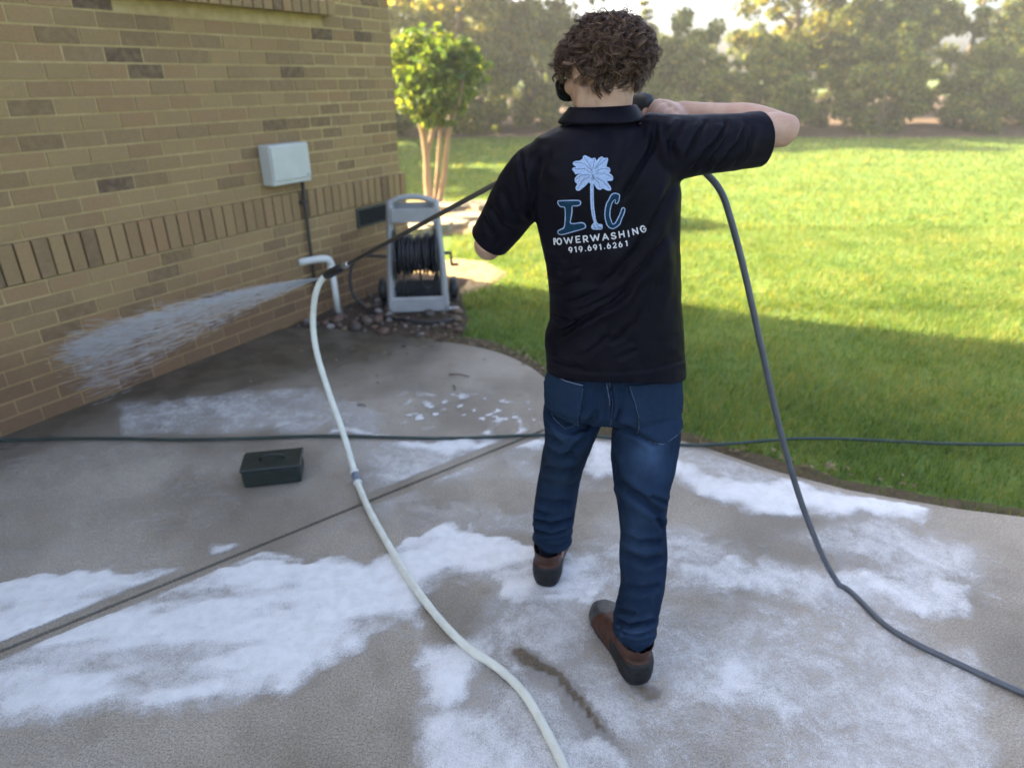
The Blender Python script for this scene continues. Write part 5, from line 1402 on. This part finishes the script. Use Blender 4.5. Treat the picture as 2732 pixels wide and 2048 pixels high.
# ---- jeans
jm = MB()
jm.rings([ring_px(a, b, y, Y, d, ex=2.4) for a, b, y, Y, d in [(1474, 1810, 930, 1.68, .108), (1462, 1816, 985, 1.68, .116), (1455, 1818, 1030, 1.68, .122), (1452, 1818, 1065, 1.682, .124), (1470, 1808, 1090, 1.684, .112), (1530, 1755, 1106, 1.686, .08)]])
for k, q in LEG.items(): limb(jm, [(at(*px_, Y), a, b) for px_, a, b, Y in q], 22, ref=(1, 0, 0))
JV, JF = remeshed(jm, .0048, 8, .5)
JN = normals(JV, JF); px = topx(JV)
toc = np.array([0, 0, CAM_H]) - JV; toc /= np.linalg.norm(toc, axis=1)[:, None]; face = sstep(0, .3, (JN * toc).sum(1))
JF_ = [([(1648, 1270), (1676, 1307), (1743, 1353), (1772, 1378)], 11, 6), ([(1728, 1322), (1785, 1345)], 8, 4), ([(1752, 1380), (1776, 1412)], 7, 5), ([(1640, 1128), (1702, 1156), (1760, 1192)], 8, 4), ([(1632, 1200), (1648, 1290), (1662, 1370)], 10, 3.5),
       ([(1656, 1425), (1700, 1450), (1775, 1445)], 9, 3.5), ([(1655, 1470), (1720, 1500), (1778, 1480)], 10, 3), ([(1660, 1560), (1710, 1575), (1770, 1560)], 9, 2.5), ([(1638, 1648), (1680, 1668), (1756, 1652)], 6, 6), ([(1648, 1676), (1700, 1692), (1745, 1678)], 5, 6), ([(1655, 1660), (1672, 1690)], 5, 4), ([(1640, 1625), (1700, 1640)], 6, 3),
       ([(1454, 1190), (1490, 1215), (1550, 1220)], 8, 4), ([(1458, 1160), (1500, 1190)], 8, 3.5), ([(1445, 1245), (1500, 1262), (1540, 1250)], 9, 3.5), ([(1575, 1150), (1530, 1200), (1490, 1225)], 9, 4), ([(1430, 1330), (1480, 1345), (1528, 1335)], 9, 3), ([(1418, 1380), (1470, 1398), (1530, 1382)], 6, 7), ([(1420, 1412), (1470, 1424), (1522, 1402)], 6, 6), ([(1428, 1360), (1460, 1375)], 6, 4), ([(1450, 1440), (1500, 1432)], 5, 3),
       ([(1600, 1090), (1560, 1140), (1520, 1160)], 9, 3), ([(1660, 1090), (1640, 1130)], 7, 3), ([(1628, 1018), (1634, 1075), (1632, 1130)], 4, 3)]
disp = np.zeros(len(JV))
for line, wd, dep in JF_:
    d, fr, sg = line_d(px, line); taper = sstep(0, .18, fr) * sstep(1.0, .82, fr); s = d * sg
    disp += taper * dep * .001 * (-np.exp(-(s / wd) ** 2) + .6 * np.exp(-((s - 1.9 * wd) / (1.2 * wd)) ** 2) + .5 * np.exp(-((s + 1.9 * wd) / (1.3 * wd)) ** 2))
disp = disp * face * 2.7 + .008 * (fbm(JV * np.array([13, 13, 9]) + 3, 3) - .5) + .004 * (fbm(JV * np.array([34, 34, 26]) + 13, 3) - .5)
stack = sstep(.30, .16, JV[:, 2]); disp += stack * .006 * np.sin(JV[:, 2] * 150 + 5 * fbm(JV * 12, 2)) * (fbm(JV * 9 + 5, 2))
JV = JV + JN * disp[:, None]; disp_all = disp
hemz = np.where(JV[:, 0] < .26, .118, .100)
# hem sags at the heel
kv = np.ones(len(JV), bool)
for k, a_ in ANK.items():
    dxy = JV[:, :2] - a_[:2]; near = (np.linalg.norm(dxy, axis=1) < .14) & (JV[:, 2] < .3)
    hz_ = (.140 if k == 'L' else .136) - .16 * np.clip(dxy[:, 1] + .02, -.03, .12) + .25 * np.abs(dxy[:, 0]) * (dxy[:, 1] < .02)
    cut = near & (JV[:, 2] < hz_); kv &= ~cut; JV[cut, 2] = hz_[cut]
keepv = np.unique(np.concatenate([np.array(f) for f in JF if any(kv[i] for i in f)])); disp_j = disp_all[keepv]
JV, JF = faces_filter(JV, JF, [any(kv[i] for i in f) for f in JF])
jeans = obj('jeans', JV, JF, MT['denim'], person)
px = topx(JV)
def bl(x, y, rx, ry): return np.exp(-(((px[:, 0] - x) / rx) ** 2 + ((px[:, 1] - y) / ry) ** 2))
wear = .55 * bl(1735, 1215, 45, 65) + .35 * bl(1760, 1080, 50, 40) + .22 * bl(1700, 1420, 30, 90) + .18 * bl(1500, 1140, 40, 60) + .12 * bl(1490, 1300, 25, 60) + .25 * bl(1690, 1690, 60, 14) + .12
wear = np.clip((wear - .06) * 1.25 * (.35 + 1.3 * fbm(JV * 30, 4)) + 18 * np.clip(disp_j, -.004, .006), 0, 1); attr(jeans, 'wear', wear)
sol = jeans.modifiers.new('thickness', 'SOLIDIFY'); sol.thickness = .0025; sol.offset = -1
jb = BVHTree.FromPolygons([tuple(v) for v in JV], JF)
def pocket(outline, band, dip):
    po = decal('pocket', [outline], MT['denim'], jeans, jb, .0032, 2.5)
    attr(po, 'wear', np.full(len(po.data.vertices), .2))
    so_ = po.modifiers.new('thickness', 'SOLIDIFY'); so_.thickness = .0028; so_.offset = -1
    pol = []
    for ln_ in band: pol += stroke_polys(ln_, 2.8)
    decal('stitching', pol, MT['thread'], po, jb, .0052, 2.5)
    pol = []
    for ln_ in dip: pol += stroke_polys(ln_, 2.0)
    decal('curved_stitch', pol, MT['thread_b'], po, jb, .0052, 2.5)
pocket([(1466, 985), (1480, 1000), (1510, 1016), (1557, 1028), (1551, 1080), (1544, 1132), (1508, 1148), (1478, 1120), (1458, 1075), (1456, 1020)],
       [[(1474, 996), (1510, 1015), (1556, 1027)], [(1478, 1005), (1510, 1023), (1552, 1035)], [(1556, 1030), (1550, 1080), (1543, 1131)], [(1545, 1040), (1540, 1080), (1535, 1128)], [(1543, 1131), (1508, 1147), (1478, 1120), (1460, 1080)]],
       [[(1460, 1030), (1490, 1065), (1520, 1085), (1540, 1088)], [(1462, 1040), (1490, 1072), (1520, 1090), (1540, 1093)]])
pocket([(1679, 1030), (1740, 1022), (1790, 1010), (1808, 1002), (1816, 1060), (1818, 1140), (1800, 1162), (1768, 1184), (1735, 1172), (1704, 1155), (1703, 1110), (1692, 1065)],
       [[(1680, 1031), (1740, 1024), (1785, 1014), (1806, 1004)], [(1684, 1040), (1740, 1033), (1785, 1023), (1806, 1013)], [(1680, 1031), (1694, 1070), (1704, 1112), (1704, 1155)], [(1690, 1042), (1703, 1075), (1711, 1112), (1711, 1150)], [(1704, 1155), (1735, 1172), (1768, 1184), (1800, 1162), (1818, 1140)], [(1711, 1150), (1738, 1166), (1768, 1176), (1800, 1154)]],
       [[(1712, 1108), (1745, 1113), (1780, 1104), (1812, 1094)], [(1712, 1113), (1745, 1118), (1780, 1109), (1812, 1099)]])
pol = []
for ln_ in [[(1625, 1018), (1633, 1055), (1636, 1080), (1632, 1110), (1629, 1134)], [(1618, 1020), (1624, 1055), (1627, 1080)]]: pol += stroke_polys(ln_, 1.6)
decal('seat_seam', pol, MT['thread_s'], jeans, jb, .0012, 3)
pol = []
for i in range(11):
    t = i / 10; pol += stroke_polys([(1536 - 7 * t + 2, 1043 + 84 * t), (1543 - 7 * t, 1040 + 84 * t)], 2.2, False)
    pol += stroke_polys([(1694 + 13 * t, 1056 + 92 * t), (1703 + 12 * t, 1060 + 90 * t)], 2.2, False)
decal('seam_pucker', pol, MT['thread_d'], jeans, jb, .0056, 2.5)

# ---- boots
def boot(heel, toe, lift=0.0):
    d = toe - heel; d[2] = 0; L = .298; d /= np.linalg.norm(d); sx = np.array([d[1], -d[0], 0])
    def bp(x, y, z): return heel + sx * x * 1.1 + d * y * 1.04 + np.array([0, 0, z * 1.06])
    m = MB(); n = 28; t = np.arange(n) * 2 * math.pi / n
    sec = [(-.012, .012, .03, .07), (-.008, .024, .012, .085), (.002, .036, .002, .098), (.016, .044, .0, .11), (.035, .0475, .0, .118), (.08, .046, .0, .128), (.115, .046, .0, .12), (.15, .050, .0, .106), (.19, .055, .0, .09), (.23, .056, .0, .077), (.268, .049, .0, .066), (.295, .033, .002, .053), (.308, .014, .008, .038)]
    rs = []
    for y, hw_, z0, z1 in sec:
        cs = np.sign(np.cos(t)) * np.abs(np.cos(t)) ** .62; sn = np.sign(np.sin(t)) * np.abs(np.sin(t)) ** .75
        top = 1 - .22 * np.clip(sn, 0, 1) * (1 if y > .1 else .3)
        rs.append(np.array([bp(hw_ * c_ * tp, y, (z0 + z1) / 2 + (z1 - z0) / 2 * s_) for c_, s_, tp in zip(cs, sn, top)]))
    m.rings(rs)
    m.tube([bp(0, .055, .07), bp(0, .052, .11), bp(0, .050, .15), bp(0, .05, .168)], 1, 24, ref=sx, ab=[(.046, .056), (.050, .060), (.056, .066), (.058, .068)])
    V, F = remeshed(m, .004, 4, .45); N = normals(V, F)
    rel = V - heel; ly = rel @ d; lz = rel[:, 2]; lx = rel @ sx
    rnd = fbm(V * 40, 3) - .5
    heelz = sstep(.094, .088, lz + .10 * np.clip(ly - .06, 0, 1)) * sstep(.125, .115, ly)
    toez = sstep(.225, .231, ly + .012 * np.cos(lx * 40)); rand_ = sstep(.030, .026, lz)
    V = V + N * (.0022 * np.maximum(np.maximum(heelz, toez), rand_) + .0022 * rnd)[:, None]
    # tread grooves on heel cup
    V = V + N * (-.0018 * heelz * (np.abs(np.sin(lz * 230)) > .93))[:, None]
    open_ = lz > .142 + .25 * np.clip(ly - .02, 0, .1)
    fc = [np.mean([[ly[i], lz[i]] for i in f], axis=0) for f in F]; cl = []
    for f in F:
        h_, tz, rd_ = np.mean([heelz[i] for i in f]), np.mean([toez[i] for i in f]), np.mean([rand_[i] for i in f])
        if any(open_[i] for i in f): cl.append(9)
        elif rd_ > .5: cl.append(0)
        elif tz > .5: cl.append(2)
        elif h_ > .5: cl.append(1)
        else: cl.append(3)
    cl = np.array(cl); bo = None
    v_, f_ = faces_filter(V, F, cl == 3)
    bo = obj('boot', v_, f_, MT['leather'], person); s_ = bo.modifiers.new('thickness', 'SOLIDIFY'); s_.thickness = .004; s_.offset = -1
    for c_, nm, mt in ((0, 'sole', 'rubber'), (1, 'heel_counter', 'rubber'), (2, 'toe_cap', 'toecap')):
        v_, f_ = faces_filter(V, F, cl == c_); obj(nm, v_, f_, MT[mt], bo)
    m = MB(); m.tube([bp(0, .055, .04), bp(0, .052, .10), bp(0, .056, .15), bp(0, .062, .19)], 1, 18, ref=sx, ab=[(.030, .038), (.036, .042), (.038, .040), (.036, .036)])
    m.obj('sock', MT['sock'], bo)
    # pull-loop stitching
    return bo
hl = ground(1456, 1566); boot(hl + np.array([.0, .0, .0]), hl + np.array([.055, .3, 0]))
hr = ground(1706, 1826); boot(hr + np.array([.0, .0, .0]), hr + np.array([-.085, .3, 0]))

# ---- sunglasses
sg = MB()
for s in (-1, 1):
    sg.tube(spline([hd((s * .080, -.012, .012)), hd((s * .081, .03, .012)), hd((s * .077, .085, .009)), hd((s * .066, .098, .006))], 16), 1, 8, ref=HM @ np.array([0, 0, 1.0]), ab=[(.0032, .0018)] * 16)
sg.tube([hd((-.012, .104, .002)), hd((0, .107, .004)), hd((.012, .104, .002))], .0025, 8)
for s in (-1, 1):
    th = np.linspace(0, 2 * math.pi, 25)[:-1]
    pts = np.array([hd((s * (.037 + .029 * math.copysign(abs(math.cos(t)) ** .75, math.cos(t))), .103 - .010 * (abs(.037 + .029 * math.cos(t)) / .066) ** 2, -.014 + .024 * math.copysign(abs(math.sin(t)) ** .75, math.sin(t)))) for t in th])
    sg.tube(pts, .0028, 8, closed=True)
gl = sg.obj('sunglasses', MT['black'], person)
for s in (-1, 1):
    th = np.linspace(0, 2 * math.pi, 25)[:-1]
    pts = np.array([hd((s * (.037 + .028 * math.copysign(abs(math.cos(t)) ** .75, math.cos(t))), .1035 - .010 * (abs(.037 + .028 * math.cos(t)) / .066) ** 2, -.014 + .023 * math.copysign(abs(math.sin(t)) ** .75, math.sin(t)))) for t in th])
    m = MB(); off = HM @ np.array([0, .0009, 0]); m.rings([pts - off, pts + off]); m.obj('lens', MT['lens'], gl, smooth=False)

# ---- hair: curly strands in locks
HC = np.array([0, -.014, .016]); HR = np.array([.075, .094, .078])
def scalp(u): return HC + HR * u
hr_ = np.random.default_rng(33)
whorl = np.array([.05, -.38, .92]); whorl /= np.linalg.norm(whorl)
def allowed(u):
    x, y, z = u
    if y > .45 and z < .52: return False
    if y > .05 and z < .18 + .35 * y: return False
    if z < -.78: return False
    if y > -.2 and z < .1: return False
    if y > -.42 and z < -.25: return False
    return True
STR_V = []; STR_F = []; vo_ = 0
locks = 0
def add_lock(u, L, hmax, camp, cw_, nstr, spread, droop, lat):
    global vo_
    n = 17; s = np.linspace(0, 1, n)
    # centre path on the scalp, flowing away from the whorl
    path = []; uu = u.copy()
    for i in range(n):
        fl = uu * (whorl @ uu) - whorl; fl += lat * np.cross(uu, whorl); fl /= np.linalg.norm(fl) + 1e-6
        h = hmax * (1 - (1 - s[i]) ** 2.2) + .003
        p = HC + (HR + h) * uu
        path.append(p); uu = uu + fl * (L / n) / .092; uu /= np.linalg.norm(uu)
        if droop and uu[2] < -.55: uu = uu + np.array([0, 0, .0])
    path = np.array(path)
    T = np.gradient(path, axis=0); T /= np.linalg.norm(T, axis=1)[:, None]
    Nn = (path - HC); Nn /= np.linalg.norm(Nn, axis=1)[:, None]; Bn = np.cross(T, Nn); Bn /= np.linalg.norm(Bn, axis=1)[:, None] + 1e-9
    ph = hr_.uniform(0, 6.28); tw = L / cw_ * 2 * math.pi * hr_.choice([-1, 1]); am = camp * sstep(0, .55, s)
    flick = hr_.normal(.0, .010) * s ** 2
    for k in range(nstr):
        ph2 = ph + hr_.normal(0, .38); o1, o2 = hr_.normal(0, spread, 2); e = s ** .6
        a2 = am * hr_.uniform(.75, 1.25)
        P_ = path + Nn * (np.cos(tw * s + ph2) * a2 * .8 + o1 * (.4 + .6 * e) + flick)[:, None] + Bn * (np.sin(tw * s + ph2) * a2 + o2 * (.5 + .5 * e))[:, None]
        P_ = P_[: n if hr_.random() < .6 else hr_.integers(n - 5, n)]
        m_ = len(P_); w0 = hr_.uniform(.00042, .00085)
        rad = w0 * (1 - .65 * np.linspace(0, 1, m_) ** 2)
        T2 = np.gradient(P_, axis=0); T2 /= np.linalg.norm(T2, axis=1)[:, None] + 1e-9
        A = np.cross(T2, Nn[:m_]); A /= np.linalg.norm(A, axis=1)[:, None] + 1e-9; B = np.cross(T2, A)
        rings_ = np.stack([P_ + A * rad[:, None], P_ + (-.5 * A + .866 * B) * rad[:, None], P_ + (-.5 * A - .866 * B) * rad[:, None]], 1).reshape(-1, 3)
        i = np.arange(m_ - 1)[:, None] * 3
        f = np.concatenate([i + np.array([[0, 1, 4, 3]]), i + np.array([[1, 2, 5, 4]]), i + np.array([[2, 0, 3, 5]])]) + vo_
        STR_V.append(rings_); STR_F.append(f); vo_ += len(rings_)
tries = 0
while locks < 700 and tries < 20000:
    tries += 1
    u = hr_.normal(0, 1, 3); u /= np.linalg.norm(u)
    if not allowed(u): continue
    top = max(0, u[2]); side = 1 - abs(u[2])
    front = u[1] > .25
    h = .006 + .014 * side + hr_.uniform(-.003, .009)
    if front: h += .006
    L = hr_.uniform(.050, .088) * (1.0 if u[2] > -.05 else .62)
    if u[1] > -.3 and u[2] < .35: L *= .62
    if u[2] > .75: L *= 1.05; h = .004 + hr_.uniform(0, .007)
    add_lock(u, L, h, hr_.uniform(.0065, .013) * (1 if u[2] < .75 else .5), hr_.uniform(.032, .048), 16, .0021, True, hr_.normal(0, .7))
    locks += 1
fl_ = 0
while fl_ < 260:
    u = hr_.normal(0, 1, 3); u /= np.linalg.norm(u)
    if not allowed(u): continue
    fl_ += 1; add_lock(u, hr_.uniform(.04, .075) * (1 if u[2] > 0 else .6), .012 + .012 * (1 - abs(u[2])) + hr_.uniform(0, .013), hr_.uniform(.006, .012), hr_.uniform(.024, .04), 1, .003, True, hr_.normal(0, 1))
HV = np.concatenate(STR_V); HF = np.concatenate(STR_F)
HVw = HV @ HM.T + HEADC
hair = fobj('hair', HVw, HF, MT['hair'], person, smooth=True)
# dark under-layer of the hair
m = MB(); m.ball((0, 0, 0), 1, 40, 26); v = m.verts(); f = m.F
ok = np.array([allowed(q / np.linalg.norm(q)) for q in v])
thick = np.array([.003 + .006 * (1 - abs(q[2])) for q in v])
vw = (HC + (HR + thick[:, None]) * v + .004 * (fbm(v * 6, 3) - .5)[:, None] * v) @ HM.T + HEADC
v2, f2 = faces_filter(vw, f, [all(ok[i] for i in q) for q in f])
ul = obj('hair_underlayer', v2, f2, MT['scalp'], hair)
s_ = ul.modifiers.new('thickness', 'SOLIDIFY'); s_.thickness = .008; s_.offset = -1

# ================================================================== HAZE
hz_m = bpy.data.materials.new('haze'); hz_m.use_nodes = True; ht = hz_m.node_tree; ht.nodes.clear()
ho = ht.nodes.new('ShaderNodeOutputMaterial'); pv_ = ht.nodes.new('ShaderNodeVolumePrincipled')
pv_.inputs['Color'].default_value = (.93, .92, .88, 1); pv_.inputs['Density'].default_value = .0042; pv_.inputs['Anisotropy'].default_value = .35
ht.links.new(pv_.outputs[0], ho.inputs['Volume'])
m = MB(); m.box((4, 20, 5.4), (70, 60, 13.2)); o = m.obj('haze', hz_m, None, smooth=False); tag(o, 'thin pale morning haze over the lawn', 'haze', kind='stuff')
